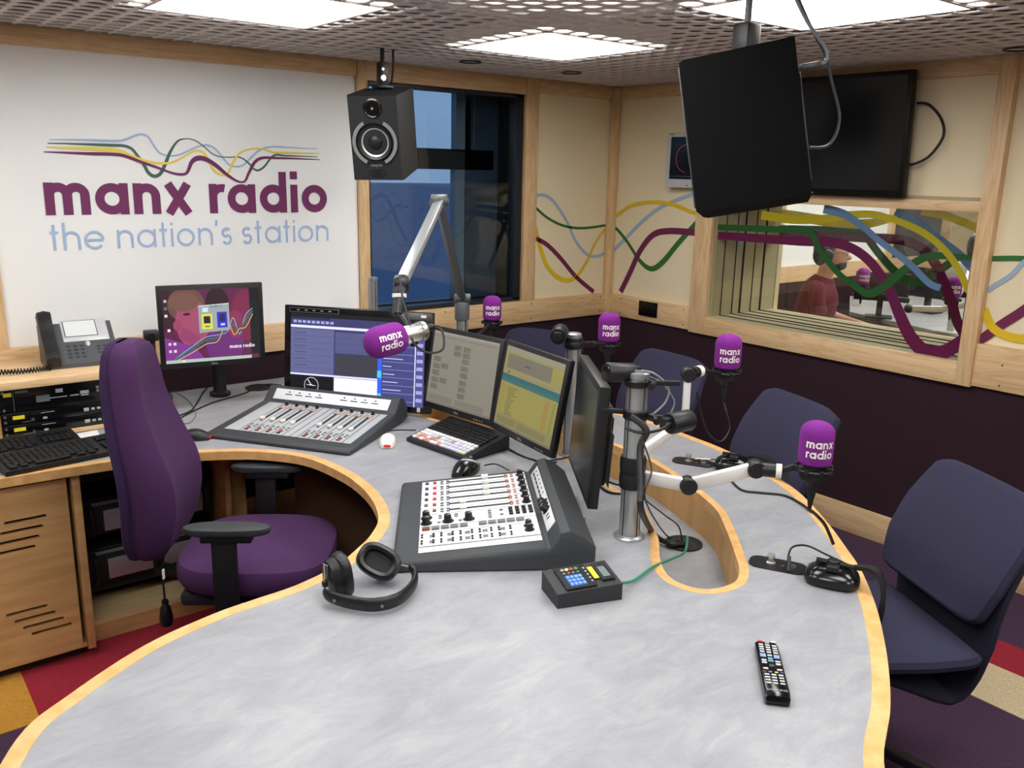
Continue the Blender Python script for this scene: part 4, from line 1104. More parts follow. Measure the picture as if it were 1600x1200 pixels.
p4 = pole('short silver pole standing behind the wide touchscreen by the window', q4.x, q4.y, DZ, T(583, 433, 4.15).z, .022)

def mark_foam(b, r, zt, m=WHT, size=.0165, ang0=-pi/2, ax='z'):
    """white two-line lettering wrapped around the foam"""
    for row, (txt, dz) in enumerate((('manx', .0), ('radio', -1.66))):
        f = lambda u, v: Vector(((r+.0008)*cos(ang0+u*size/r), (r+.0008)*sin(ang0+u*size/r), zt+(v+dz)*size))
        put_text(b, txt, .26, .14, f, m, align=.5)
def foam_mesh(r, h, ang0):
    b = MB(); P = [(0.001, 0), (r*.78, 0), (r*.94, .006), (r, .02)] + [(r, h*.3), (r, h-.032)] + [(r*cos(radians(a_)), h-.032+.032*sin(radians(a_))) for a_ in (20, 40, 60, 75, 90)]
    P = [(p if i < 6 else (r*(.25+.75*cos(radians((20, 40, 60, 75, 90)[i-6])**1.0)), p[1])) for i, p in enumerate(P)] + [(0.001, h+.0005)]
    b.lathe(P, FOAM, seg=36); me1 = b.mesh('foam_windshield')
    b = MB(); mark_foam(b, r, h*.47, size=r*.37, ang0=ang0); me2 = b.mesh('lettering')
    return me1, me2
def standing_mic(label, pos, ang0, group='purple foam guest microphones', r=.044, h=.115):
    """pos = middle of the foam"""
    t = thing('guest_microphone', label, 'microphone', (pos[0], pos[1], pos[2]-h/2), group=group)
    a, c = foam_mesh(r, h, ang0); inst(a, 'foam_windshield', t, (0, 0, 0)); inst(c, 'lettering', t, (0, 0, 0))
    b = MB(); b.lathe([(.030, .004), (.030, -.010), (.027, -.014), (.029, -.020), (.029, -.040), (.020, -.046), (.016, -.060), (0.001, -.060)], BLACK, seg=24); b.build('microphone_body', t)
    b = MB()
    ringp = [((.046)*cos(2*pi*k/24), .046*sin(2*pi*k/24), -.012) for k in range(25)]
    b.tube(ringp, .0038, BLACK, seg=6, smoothp=False)
    for k in range(8):
        a_ = 2*pi*k/8+.2; b.box((.047*cos(a_), .047*sin(a_), -.012), (.008, .010, .016), BLACK, r=.002, rot=(0, 0, a_))
    b.lathe([(.036, -.022), (.038, -.030), (.034, -.040), (.030, -.042)], BLACKM, seg=24, cap=False)
    for k in range(4):
        a_ = 2*pi*k/4+.5; b.tube([(.046*cos(a_), .046*sin(a_), -.012), (.030*cos(a_+.3), .030*sin(a_+.3), -.032)], .002, BLACK, seg=5)
    b.build('shock_mount', t)
    b = MB(); b.lathe([(.011, -.058), (.011, -.085), (.0085, -.095), (.006, -.115), (.004, -.128)], BLACKM, seg=14); b.build('plug', t)
    return t
def faceang(p):  # angle that looks towards where people at the desk middle sit
    return atan2(-p[1], -p[0])
M4 = T(1276, 692, 2.27); M3 = T(1138, 549, 2.92); M2 = T(952, 511, 3.5); M1 = T(769, 481, 4.15)
ms = []
for p, lab, dv in ((M4, 'purple foam microphone nearest the viewer, on the jointed white arm', .25), (M3, 'purple foam microphone on the upright white arm before the navy chairs', .2),
               (M2, 'purple foam microphone beside the middle silver pole', .22), (M1, 'purple foam microphone farthest away, below the window corner', .1)):
    ms.append(standing_mic(lab, p, faceang(p)+dv))
def arm(label, name, segs, joints, parts_m=WARM, wd=.034, group=None):
    t = thing(name, label, 'arm', (0, 0, 0), group=group)
    for a, c in segs:
        b = MB(); b.bar(a, c, wd*.7, wd, parts_m, r=.006); b.build('arm_tube', t)
    for p, ax in joints:
        p = Vector(p); ax = Vector(ax).normalized(); b = MB(); b.lathe([(0.001, -.020), (.021, -.020), (.0235, -.016), (.0235, .016), (.021, .020), (.0, .020)], BLACK, org=p, ax=ax, seg=24)
        b.box(p-ax*.0205, (.001, .001, .001), DGREY); b.build('knuckle', t)
    return t
vdir = _fw
K1 = T(1075, 758, 2.36); K2 = T(1180, 732, 2.33)
base4 = Vector((P1[0]+.03, P1[1]+.02, K1.z+.0))
a4 = arm('jointed white microphone arm reaching from the near pole over the desk', 'articulated_boom', ((base4, K1), (K1, K2)), ((K1, (_fw.x, _fw.y, 0)), (K2, (_fw.x, _fw.y, 0))), wd=.036)
d = (Vector(M4)-K2); d.z = 0
e_ = Vector((M4.x, M4.y, M4.z-.070))
b = MB(); b.cyl(K2+d*.12, K2+d*.38, .019, BLACK); b.build('end_socket', a4)
b = MB(); b.cyl(K2+d*.36, K2+d*.46, .0195, WHT); b.build('white_collar', a4)
b = MB(); b.bar(K2+d*.45, e_-d*.32, .014, .016, BLACK, r=.003); b.build('mount_bracket', a4)
b = MB(); b.lathe([(.034, -.022), (.036, -.014), (.036, .014), (.034, .022)], BLACK, org=(P1[0], P1[1], K1.z), seg=28); b.build('pole_clamp', a4)
V1 = T(1075, 585, 2.75); V0 = Vector((V1.x, V1.y, .93)); base3 = Vector((P1[0]+.03, P1[1]+.03, .93))
a3 = arm('upright white microphone arm with black knuckle on top', 'articulated_boom', ((V0, V1+Vector((0, 0, -.02))), (base3, V0)), ((V1, (_fw.x, _fw.y, 0)), (V0, (_fw.x, _fw.y, 0))), wd=.032)
d = Vector(M3)-V1; d.z = 0
b = MB(); b.cyl(V1+d*.10, V1+d*.22, .018, BLACK); b.build('end_socket', a3)
b = MB(); b.cyl(V1+d*.21, V1+d*.30, .0185, WHT); b.build('white_collar', a3)
b = MB(); b.bar(V1+d*.29, Vector((M3.x, M3.y, M3.z-.070))-d*.15, .013, .015, BLACK, r=.003); b.build('mount_bracket', a3)
b = MB(); b.lathe([(.034, -.022), (.036, -.014), (.036, .014), (.034, .022)], BLACK, org=(P1[0], P1[1], .93), seg=28); b.build('pole_clamp', a3)
a2 = thing('articulated_boom', 'short black bracket holding a purple microphone beside the middle pole', 'arm', (0, 0, 0))
m2b = Vector((M2.x, M2.y, M2.z-.070)); c2 = Vector((P2[0], P2[1], 1.118))
b = MB(); b.lathe([(.030, -.014), (.033, -.010), (.033, .010), (.030, .014)], BLACK, org=c2, seg=24); b.build('pole_clamp', a2)
dd = m2b-c2
b = MB(); b.bar(c2+dd*.1, c2+dd*.5, .014, .022, BLACK, r=.004); b.bar(c2+dd*.45, m2b-dd*.12, .012, .014, BLACK, r=.003); b.build('bracket', a2)
b = MB(); b.cyl(c2+dd*.45+Vector((-.01, -.012, 0)), c2+dd*.55+Vector((-.01, -.012, .004)), .012, BLACK); b.build('tightening_knob', a2)
a1 = thing('articulated_boom', 'black bracket under the farthest purple microphone', 'arm', (0, 0, 0))
m1b = Vector((M1.x, M1.y, M1.z-.072)); c1 = Vector((P3[0], P3[1], m1b.z-.02))
b = MB(); b.bar(c1, m1b, .014, .018, BLACK, r=.003); b.build('bracket', a1)
b = MB(); b.lathe([(.028, -.014), (.031, -.010), (.031, .010), (.028, .014)], BLACK, org=c1, seg=24); b.build('pole_clamp', a1)

# folding boom with the presenter's microphone
bt = thing('microphone_boom', 'folding grey microphone boom raised in an inverted V before the window', 'boom', (0, 0, 0))
B0 = Vector((P3[0], P3[1], 1.165)); B1 = T(686, 316, 3.05); B2 = T(627, 443, 2.52)
BGR = mat('satin grey boom', '8E9295', .35, .6); BGD = mat('dark grey boom', '55585B', .45, .3)
b = MB(); b.lathe([(.031, -.06), (.031, .0), (.026, .012), (.0, .012)], BGD, org=B0, seg=24); b.build('rotating_socket', bt)
B0b = B0+Vector((0, 0, .025))
b = MB(); b.bar(B0b, B1, .022, .036, BGD, r=.004, up=(0, 1, .3)); b.build('lower_arm', bt)
b = MB(); b.bar(B1, B2, .022, .034, mat('pale satin boom', 'B9BDBE', .3, .6), r=.004, up=(.6, -.8, 0)); b.build('upper_arm', bt)
b = MB(); b.cyl(B1+Vector((.03, .0, .004))*-1, B1+Vector((.03, 0, .004)), .018, BGD); b.box(B1+Vector((0, 0, .012)), (.05, .035, .03), BGR, r=.004); b.build('elbow', bt)
b = MB(); b.cyl(B0b+Vector((-.028, .015, 0)), B0b+Vector((.028, -.015, 0)), .020, BGD); b.build('hinge', bt)
b = MB(); b.lathe([(.0, -.024), (.022, -.02), (.027, -.01), (.027, .01), (.022, .02), (0, .024)], BLACK, org=B2, ax=(1, -.6, 0), seg=24); b.build('knuckle', bt)
J1 = T(624, 472, 2.49); J2 = T(621, 492, 2.48); J3 = T(640, 520, 2.46); J4 = T(649, 540, 2.45)
b = MB(); b.cyl(B2, T(624, 462, 2.5), .020, BLACK); b.cyl(T(624, 464, 2.5), J2, .0165, BLACK); b.build('drop_tube', bt)
b = MB(); b.cyl(T(624, 459, 2.5), T(624, 465, 2.5), .0205, WHT); b.build('white_collar', bt)
b = MB(); b.bar(J2, J3, .02, .026, BLACK, r=.004); b.bar(J3, J4, .014, .022, BLACK, r=.003); b.cyl(J3+Vector((-.02, .012, 0)), J3+Vector((.012, -.016, 0)), .009, STEEL); b.build('swivel_bracket', bt)
F0 = T(568, 541, 2.35); F1 = T(626, 526, 2.42); G1 = T(654, 518, 2.45)
dx = (G1-F0).normalized()
# presenter microphone: its own frame, z along the body
pm = thing('presenter_microphone', 'silver microphone with purple foam hanging from the boom arm', 'microphone', tuple(F1))
zq = -dx; yq = Vector((0, 0, 1)); yq = (yq-zq*yq.dot(zq)).normalized(); xq = yq.cross(zq)
Rm = Matrix((xq, yq, zq)).transposed(); pm.rotation_euler = Rm.to_euler()
b = MB(); r = .0445; L = .112
P = [(.001, -.004), (r*.80, -.004), (r*.94, .004), (r, .016), (r, L-.040)]+[(r*cos(radians(a_)), L-.040+.040*sin(radians(a_))) for a_ in (20, 40, 60, 75)]+[(.001, L)]
b.lathe(P, FOAM, seg=36); b.build('foam_windshield', pm)
camdir = (Rm.transposed() @ (Vector((0, 0, 1.7))-F1).normalized()); ac = atan2(camdir.y, camdir.x)-.15
b = MB()
for row, (txt, dz) in enumerate((('manx', .62), ('radio', -1.04))):
    sz = .0155
    # text runs along the body towards its back end; letters stand up
    f = lambda u, v: Vector(((r+.0008)*cos(ac+(v+dz-.3)*sz/r), (r+.0008)*sin(ac+(v+dz-.3)*sz/r), .053-u*sz))
    put_text(b, txt, .26, .14, f, WHT, align=.5)
b.build('lettering', pm)
b = MB(); b.lathe([(.026, -.078), (.0285, -.074), (.0285, -.060), (.026, -.059), (.026, .0), (.022, .006), (0.001, .006)], STEEL, seg=28); b.lathe([(.001, -.082), (.024, -.082), (.026, -.078)], DGREY, seg=28, cap=False); b.build('microphone_body', pm)
b = MB(); b.lathe([(.010, -.080), (.011, -.10), (.007, -.11)], BLACK, org=(0, .004, 0), seg=14); b.build('plug', pm)
def cable(label, pts, r=.0035, m=RUB, name='cable', group=None, cat='cable'):
    b = MB(); b.tube(pts, r, m, seg=7, steps=8); o = b.build(name); return tag(o, label, cat, group)
cable('thin black cable looping from the presenter microphone up the boom', [T(668, 512, 2.49), T(690, 516, 2.47), T(692, 545, 2.44), T(668, 551, 2.42), T(646, 535, 2.41), T(640, 505, 2.43), T(630, 470, 2.45), T(626, 440, 2.47)], .0032)

# small cylinder cameras / lamps on the poles
def cylcam(label, c, d, r=.031, L=.105, grp='black cylinder cameras on the poles'):
    c = Vector(c); d = Vector(d).normalized()
    t = thing('cylinder_camera', label, 'camera', tuple(c), group=grp)
    b = MB(); b.lathe([(.001, -L/2), (r*.93, -L/2), (r, -L/2+.004), (r, L/2-.004), (r*.93, L/2), (.001, L/2-.001)], BLACK, ax=d, seg=28); b.build('housing', t)
    b = MB(); b.lathe([(r*.75, L/2+.0005), (r*.7, L/2+.002), (0, L/2+.0005)], BLACKG, ax=d, seg=24); b.build('lens', t)
    b = MB(); b.cyl(-d*(L/2+.022), -d*(L/2), .013, BLACK); b.box(-d*(L/2+.01)+Vector((0, 0, .012)), (.024, .02, .012), BLACKM, r=.003); b.build('rear_socket', t)
    return t
def vdirpx(x0, y0, t0, x1, y1, t1): return (T(x1, y1, t1)-T(x0, y0, t0))
cylcam('black cylinder camera on top of the near pole, pointing at the edge-on monitor', T(968, 582, 2.32), vdirpx(985, 583, 2.32, 940, 582, 2.28), r=.026, L=.085)
cylcam('black cylinder camera clamped halfway up the near pole, aimed at the guests', T(1062, 659, 2.27), vdirpx(1040, 664, 2.25, 1085, 655, 2.30), r=.028, L=.072)
cylcam('black cylinder camera beside the middle pole above the yellow-listed monitor', T(874, 522, 3.0), (_fw.x*.8+.2, _fw.y*.8, .05), r=.029, L=.08)
def clampset(label, x, y, z, r, out_dir, L, extra=True):
    t = thing('pole_bracket', label, 'bracket', (x, y, z)); o = Vector(out_dir).normalized()
    b = MB(); b.lathe([(r+.003, -.010), (r+.006, -.007), (r+.006, .007), (r+.003, .010)], BLACK, seg=24); b.build('collar', t)
    b = MB(); b.bar(o*r, o*(r+L), .012, .014, BLACK, r=.003); b.build('bracket_arm', t)
    if extra:
        s = o.cross(Vector((0, 0, 1)))
        b = MB(); b.cyl(o*(r+.02)+s*.01, o*(r+.02)+s*.05, .009, BLACK); b.cyl(o*(r+.02)-s*.01, o*(r+.02)-s*.02, .006, STEEL); b.build('thumb_screw', t)
    return t
rt = Vector((cos(YAW), -sin(YAW), 0))
clampset('black folding bracket arms clamped near the top of the near pole', P1[0], P1[1], 1.158, .029, rt*1+Vector((-.25, -.35, .1)), .085)
clampset('black bracket carrying the guest-facing cylinder camera', P1[0], P1[1], 1.068, .029, rt+Vector((0, 0, -.1)), .045)
clampset('black square bracket joining the edge-on monitor to the near pole', P1[0], P1[1], 1.075, .029, -rt*1+Vector((.1, .15, 0)), .065, False)
clampset('small bracket holding the cylinder camera on the middle pole', P2[0], P2[1], 1.135, .0265, -rt, .03, False)
cable('bundle of black cables running down the near pole into the desk trough', [T(985, 650, 2.16), T(1010, 672, 2.15), T(1000, 700, 2.15), T(1001, 760, 2.12), T(1003, 800, 2.11), atz(1025, 838, .63), atz(1050, 850, .605), atz(1068, 850, .596)], .0085)
cable('thin black cable hanging in a loop from the near pole', [T(1005, 690, 2.13), T(1018, 735, 2.1), T(1008, 780, 2.1), atz(1040, 835, .62), atz(1066, 847, .597)], .0022)
cable('thin black cable arching over the trough towards the near pole', [T(1004, 778, 2.12), atz(1040, 806, .70), atz(1060, 822, .66), atz(1066, 846, .597)], .0022)
cable('thin grey cable looping from the top of the near pole', [T(992, 580, 2.3), T(1020, 583, 2.3), T(1044, 605, 2.3), T(1040, 628, 2.3), T(1022, 646, 2.28)], .0032, MGREY)
cable('second thin grey cable looping beside the near pole', [T(1000, 585, 2.3), T(1030, 596, 2.32), T(1053, 625, 2.33), T(1048, 645, 2.32)], .0024, MGREY)
cable('black cable curling around the near pole at camera height', [T(976, 668, 2.15), T(1000, 676, 2.14), T(1030, 672, 2.18), T(1046, 662, 2.2)], .004)
cable('hanging cable loop below the microphone on the upright arm', [Vector((M3.x, M3.y, M3.z-.18)), T(1134, 640, 2.9), T(1140, 670, 2.9), T(1125, 690, 2.88), T(1104, 672, 2.85), T(1092, 630, 2.82), T(1088, 612, 2.8)], .003)
cable('black cable dropping from the nearest purple microphone over the desk edge', [Vector((M4.x, M4.y, M4.z-.185)), T(1277, 806, 2.28), T(1290, 822, 2.3), T(1302, 850, 2.32)], .0045)
g1 = MB(); g1.lathe([(.058, .0), (.058, .005), (.050, .006), (.046, .002), (0, .002)], BLACKM, seg=32); o = g1.build('cable_grommet'); o.location = atz(1068, 850, TZ); o.location.z = TZ; tag(o, 'round black cable grommet on the trough floor beside the near pole', 'grommet')
gp = atz(1073, 853, TZ)
cable('green network cable from the keypad box into the trough grommet', [atz(974, 911, DZ+.022), atz(992, 906, DZ+.008), atz(1020, 886, DZ+.006), atz(1048, 874, DZ-.02), atz(1070, 862, TZ+.045), gp+Vector((0, 0, .03)), gp+Vector((.0, .0, .004))], .0036, mat('green rubber', '1F7E62', .5))

# keypad control box
kp_c = (atz(846, 893, DZ+.045)+atz(974, 910, DZ+.045))/2
kb2 = thing('keypad_box', 'black wedge control box with blue keys and yellow label, green cable attached', 'control box', (kp_c.x, kp_c.y, DZ), atan2(atz(944, 880, DZ+.045).y-atz(846, 893, DZ+.045).y, atz(944, 880, DZ+.045).x-atz(846, 893, DZ+.045).x))
w_, d_ = .165, .105
b = MB(); b.ring([[(-w_/2, -d_/2, 0), (-w_/2, -d_/2, .036), (-w_/2, d_/2, .048), (-w_/2, d_/2, 0)], [(w_/2, -d_/2, 0), (w_/2, -d_/2, .042), (w_/2, d_/2, .054), (w_/2, d_/2, 0)]], mat('textured black case', '25272A', .55, bump=.2, bscale=700), smooth=False); b.build('case', kb2)
ay = atan2(.012, d_); axr = -atan2(.006, w_)
def kz(x, y, h=0): return (x, y, .0392+.006*(x+w_/2)/w_+.012*(y+d_/2)/d_+h+.003-.0062)
b = MB(); b.box((0, 0, 0), (.078, .094, .0015), BLACKM, r=.0005); o = b.build('key_panel', kb2); o.location = kz(-.018, 0, .004); o.rotation_euler = (ay, axr, 0)
b = MB(); b.box((0, 0, 0), (.042, .046, .0008), mat('blue keypad field', '244F9A', .5)); o = b.build('blue_field', kb2); o.location = kz(-.022, -.016, .0052); o.rotation_euler = (ay, axr, 0)
b = MB(); b.ell((0, 0, 0), (.0046, .0052, .0022), mat('light blue key', '6FA3E0', .4), 12, 8); kbl = b.mesh('key')
for r in range(3):
    for c in range(4): inst(kbl, 'key', kb2, kz(-.0375+.0105*c, -.030+.0140*r, .006), (ay, axr, 0))
for c, cc in enumerate(('9A9A9A', 'F2DC7A', 'C23A3A', '2F9A5C')):
    b = MB(); b.ell((0, 0, 0), (.0052, .0055, .0025), mat('key '+cc, cc, .4), 12, 8); inst(b.mesh('key'), 'key', kb2, kz(-.040+.0118*c, .030, .006), (ay, axr, 0))
b = MB()
for c in range(4): b.box((-.040+.0118*c, .0155, .0), (.005, .003, .0006), PLATE)
for c in range(5): b.box((.014, -.03+.014*c, .0), (.004, .006, .0006), PLATE)
o = b.build('printed_mark', kb2); o.location = kz(0, 0, .0062); o.rotation_euler = (ay, axr, 0)
b = MB(); b.box((0, 0, 0), (.013, .050, .001), YEL); o = b.build('label', kb2); o.location = kz(.030, .004, .0042); o.rotation_euler = (ay, axr, 0)
b = MB(); b.box((0, 0, 0), (.034, .074, .002), BLACKM, r=.0006); b.box((0, -.004, .0014), (.018, .044, .0008), mat('lcd grey', '5E6B6E', .25)); o = b.build('display', kb2); o.location = kz(.056, .004, .0042); o.rotation_euler = (ay, axr, 0)
b = MB(); b.cyl((w_/2, 0, .024), (w_/2+.012, 0, .024), .006, mat('cream strain relief', 'E6DFA0', .5)); b.build('cable_socket', kb2)

# television remote
ra, rb = atz(1197, 1003, DZ+.018), atz(1216, 1090, DZ+.018); rc = (ra+rb)/2
rm = thing('remote_control', 'black television remote control lying alone on the open desktop', 'remote control', (rc.x, rc.y, DZ+.001), atan2(ra.y-rb.y, ra.x-rb.x)-pi/2)
L_, W_ = .215, .048
b = MB()
b.ring([[(-W_/2*k, y, .0+z0_), (W_/2*k, y, z0_), (W_/2*k, y, z1_-.004), (W_/2*k-.005, y, z1_), (-W_/2*k+.005, y, z1_), (-W_/2*k, y, z1_-.004)] for (y, k, z0_, z1_) in ((-L_/2, .86, .005, .010), (-L_/2+.005, .97, .001, .019), (-L_/2+.02, 1, 0, .022), (L_/2-.02, .98, 0, .020), (L_/2-.006, .95, .001, .018), (L_/2, .86, .004, .010))], BLACKG)
b.build('case', rm)
def rkey(x, y, wx, wy, c, n='key'):
    m = mat('remote key '+c, c, .5); b = MB(); b.box((0, 0, 0), (wx, wy, .0022), m, r=.0007); o = b.build(n, rm); o.location = (x, y, .0215+.000*y)
rkey(-.0135, .097, .010, .006, 'C8324A'); rkey(.0135, .097, .010, .005, 'D8DADC'); rkey(0, .091, .009, .004, 'A8B4B8')
for r in range(4):
    for c in range(3): rkey(-.0135+.0135*c, .083-.0095*r-.001*c, .0095, .0045, 'C8CACC')
rkey(-.0135, .040, .0115, .013, '7F9AD0'); rkey(.0135, .038, .0115, .013, '7F9AD0'); rkey(0, .041, .009, .005, 'C4C8CC'); rkey(0, .029, .010, .005, '7FA8B0'); rkey(0, .020, .011, .006, '5F98A2')
for (x, y) in ((-.0135, .021), (.0135, .019), (-.0135, .012), (.0135, .009), (-.0135, -.010), (.0135, -.012)): rkey(x, y, .010, .005, 'C8CACC')
rkey(0, .002, .010, .010, '2C3A3C')
for x, c in ((-.017, 'B84050'), (-.006, '8A8E90'), (.006, 'D8CC70'), (.017, '5050A0')): rkey(x, -.022, .007, .0032, c)
for r in range(4):
    for c in range(3): rkey(-.0135+.0135*c, -.032-.010*r, .0095, .0042, 'C8CACC')
inst(font_mesh('SAMSUNG', .0085, PLATE), 'maker_mark', rm, (0, -.089, .0225))

# ================================================================== LOUDSPEAKERS AND TELEVISIONS
def speaker_box(t, W, H, D, mback=BLACKM):
    b = MB()
    # cabinet with chamfered front and slightly narrower back
    fr = [(-W/2, -H/2), (W/2, -H/2), (W/2, H/2), (-W/2, H/2)]
    b.ring([[(x*.96, -D/2, z*.98) for x, z in fr], [(x, -D/2+.012, z) for x, z in fr], [(x*1.0, D/2, z) for x, z in fr]], mback, smooth=False)
    b.build('cabinet', t)
SPK = mat('speaker vinyl', '1A1C1E', .6, bump=.12, bscale=600)
sp1 = thing('hanging_speaker', 'black loudspeaker with silver cone hanging before the window', 'loudspeaker', (1.945, 3.365, 1.842), rot=(radians(10.6), radians(-1), radians(-45.4)))
W, H, D = .212, .341, .279
speaker_box(sp1, W, H, D, SPK)
yf = -D/2-.0005
b = MB(); b.lathe([(.094, .0), (.094, .004), (.078, .006), (.076, .001)], BLACKM, org=(0, yf, -.015), ax=(0, -1, 0), seg=40, cap=False)
b.lathe([(.074, .0), (.070, .009), (.062, .007), (.058, .002)], mat('rubber surround', '18191A', .4), org=(0, yf, -.015), ax=(0, -1, 0), seg=40, cap=False); b.build('woofer_surround', sp1)
b = MB(); b.lathe([(.058, .003), (.028, -.014), (.028, .002)], mat('silver cone', 'C8C8C6', .35, .6), org=(0, yf, -.015), ax=(0, -1, 0), seg=40, cap=False); b.build('woofer_cone', sp1)
b = MB(); b.lathe([(.030, .001), (.026, .006), (.014, .011), (.001, .012)], BLACK, org=(0, yf, -.015), ax=(0, -1, 0), seg=28); b.build('dust_cap', sp1)
for a0, a1 in ((118, 244), (-64, 62)):
    b = MB(); o_ = arc(0, 0, .094, a0, a1, 24); i_ = arc(0, 0, .080, a0, a1, 24)
    R = [[(p[0], yf-.004, -.015+p[1]), (q[0], yf-.004, -.015+q[1]), (q[0], yf-.008, -.015+q[1]), (p[0], yf-.008, -.015+p[1])] for p, q in zip(o_, i_)]
    b.ring(R, mat('silver trim ring', 'A8AAAC', .35, .5)); b.build('trim_ring', sp1)
b = MB(); b.lathe([(.040, .001), (.034, .003), (.016, -.006), (.012, -.004), (.008, .003), (.001, .005)], BLACKG, org=(0, yf, .118), ax=(0, -1, 0), seg=32); b.ell((0, yf-.007, .118), (.005, .003, .005), STEEL, 12, 8); b.build('tweeter', sp1)
b = MB(); b.prism([rrect(-.032, -.152, .032, -.122, .014, 6)], yf-.0015, yf, BLACKM, plane='xz'); b.ell((0, yf-.0006, -.137), (.038, .001, .022), BLACK, 24, 10); b.build('bass_port', sp1)
inst(font_mesh('TANNOY', .012, PLATE), 'maker_mark', sp1, (0, yf-.007, -.111), (pi/2, 0, 0))
b = MB(); b.ell((0, yf-.007, -.1165), (.0018, .001, .0018), glow('blue pilot light', '3A6AF0', 1.2), 8, 6); b.build('pilot_light', sp1)
c1_ = T(600, 120, 3.42)
hk = thing('ceiling_mount', 'black ceiling rod and clamp carrying the silver-coned loudspeaker', 'mount', (1.975, 3.42, 2.03))
b = MB(); b.box((0, 0, .005), (.075, .06, .012), BLACK, r=.003); b.box((0, 0, .055), (.045, .035, .10), BLACK, r=.008); b.cyl((-.012, -.02, .04), (-.012, -.03, .04), .012, STEEL); b.cyl((-.012, -.02, .075), (-.012, -.027, .075), .006, STEEL); b.build('clamp', hk)
b = MB(); b.cyl((0, 0, .10), (0, 0, ZC+.02-2.03), .009, BLACK); b.build('rod', hk)
cable('black cable running up beside the silver-coned loudspeaker to the ceiling', [(2.03, 3.47, 2.0), (2.04, 3.46, 2.05), (2.045, 3.45, 2.12), (2.045, 3.45, ZC+.02)], .005)

sp2 = thing('hanging_speaker', 'large black loudspeaker seen from its side, hanging nearest the viewer', 'loudspeaker', (1.84, 1.41, 1.800), rot=(radians(11.2), radians(-6), radians(-145)))
W, H, D = .23, .36, .265
SPK2 = mat('matt black side panel', '060708', .9, bump=.1, bscale=500, spec=.12)
speaker_box(sp2, W, H, D, SPK2)
b = MB(); b.lathe([(.09, 0), (.09, .004), (.075, .006), (.06, .001), (.028, -.012), (.001, -.004)], BLACK, org=(0, -D/2-.001, -.02), ax=(0, -1, 0), seg=32); b.build('woofer', sp2)
b = MB(); b.box((0, -D/2-.002, .0), (W*.9, .004, H*.93), mat('grey front baffle', '3C4144', .5), r=.0018); b.build('front_baffle', sp2)
b = MB(); b.box((0, D/2+.003, -.02), (W*.7, .006, H*.7), BLACK, r=.002); b.build('rear_panel', sp2)
hk2 = thing('ceiling_mount', 'black ceiling rod and block above the largest dark loudspeaker', 'mount', (1.89, 1.47, 1.985))
b = MB(); b.box((0, 0, .035), (.058, .05, .10), BLACK, r=.010); b.cyl((.028, -.01, .02), (.036, -.012, .02), .005, STEEL); b.build('clamp', hk2)
b = MB(); b.cyl((0, 0, .08), (0, 0, ZC+.02-1.985), .0085, MGREY); b.build('rod', hk2)
bk = T(1262, 100, 1.95)
cable('pale cable running from the ceiling light down behind the largest loudspeaker', [T(1236, -20, 1.98), T(1254, 20, 1.98), T(1272, 50, 1.98), T(1290, 75, 1.98), T(1292, 92, 1.98), T(1282, 100, 1.97), T(1252, 104, 1.93)], .0042, MGREY)
cable('second cable curving down behind the largest loudspeaker to its socket', [T(1240, -20, 2.0), T(1268, 44, 2.0), T(1290, 86, 2.0), T(1300, 130, 2.0), T(1311, 175, 2.0), T(1308, 205, 2.0), T(1292, 228, 1.98), T(1266, 231, 1.93)], .0036, RUB)
b = MB(); b.bar(T(1250, 106, 1.93), T(1280, 100, 1.96), .014, .014, BLACK, r=.003); o = b.build('cable_plug'); tag(o, 'black plug in the back of the largest loudspeaker', 'plug')

tv = thing('television', 'large black wall television above the studio window', 'television', (3.74, (2.02+2.93)/2, 1.885), rot=(radians(4), 0, radians(-90)))
w_, h_ = .915, .535
b = MB(); b.box((0, .022, 0), (w_, .044, h_), mat('tv bezel', '060607', .4, spec=.3), r=.006); b.box((0, .055, 0), (w_*.5, .04, h_*.5), BLACK, r=.01); b.build('housing', tv)
b = MB(); b.box((0, -.0008, .006), (w_-.036, .0016, h_-.052), mat('dark glossy screen', '030405', .15, spec=.25)); b.build('screen', tv)
b = MB(); b.box((.0, -.0012, -h_/2+.012), (.03, .001, .004), PLATE); b.build('maker_mark', tv)
b = MB(); b.box((XE-3.74-.03, 0, 0), (.01, .01, .01), BLACK); b.bm.free()
b = MB(); b.box((0, .073, 0), (.25, .03, .2), BLACK, r=.002); b.build('wall_bracket', tv)
cable('black cable looping from the side of the wall television', [(3.79, 2.02, 2.02), (3.80, 1.97, 2.01), (3.81, 1.915, 1.95), (3.815, 1.90, 1.88), (3.80, 1.94, 1.80), (3.79, 2.0, 1.765), (3.79, 2.03, 1.765)], .006)
tv2 = thing('small_television', 'small silver-framed screen on the wall, half behind the largest loudspeaker', 'television', (3.78, 3.23, 1.775), rot=(0, 0, radians(-86)))
SV = mat('silver bezel', 'C4C6C8', .4)
b = MB(); b.box((0, .02, 0), (.37, .04, .292), SV, r=.006); b.build('housing', tv2)
b = MB(); b.box((0, -.0008, .012), (.31, .0016, .225), mat('dark small screen', '101316', .2)); b.box((0, -.0022, -.085), (.31, .001, .002), MGREY); b.build('screen', tv2)
b = MB(); 
for k in range(24):
    a0 = radians(95+7*k); a1 = radians(95+7*(k+1)); R_ = .075
    b.quad([(-.04+R_*cos(a0), -.0025, .01+R_*sin(a0)), (-.04+R_*cos(a1), -.0025, .01+R_*sin(a1)), (-.04+(R_-.002)*cos(a1), -.0025, .01+(R_-.002)*sin(a1)), (-.04+(R_-.002)*cos(a0), -.0025, .01+(R_-.002)*sin(a0))], glow('red clock ring', 'B0485A', .8))
b.build('clock_ring', tv2)
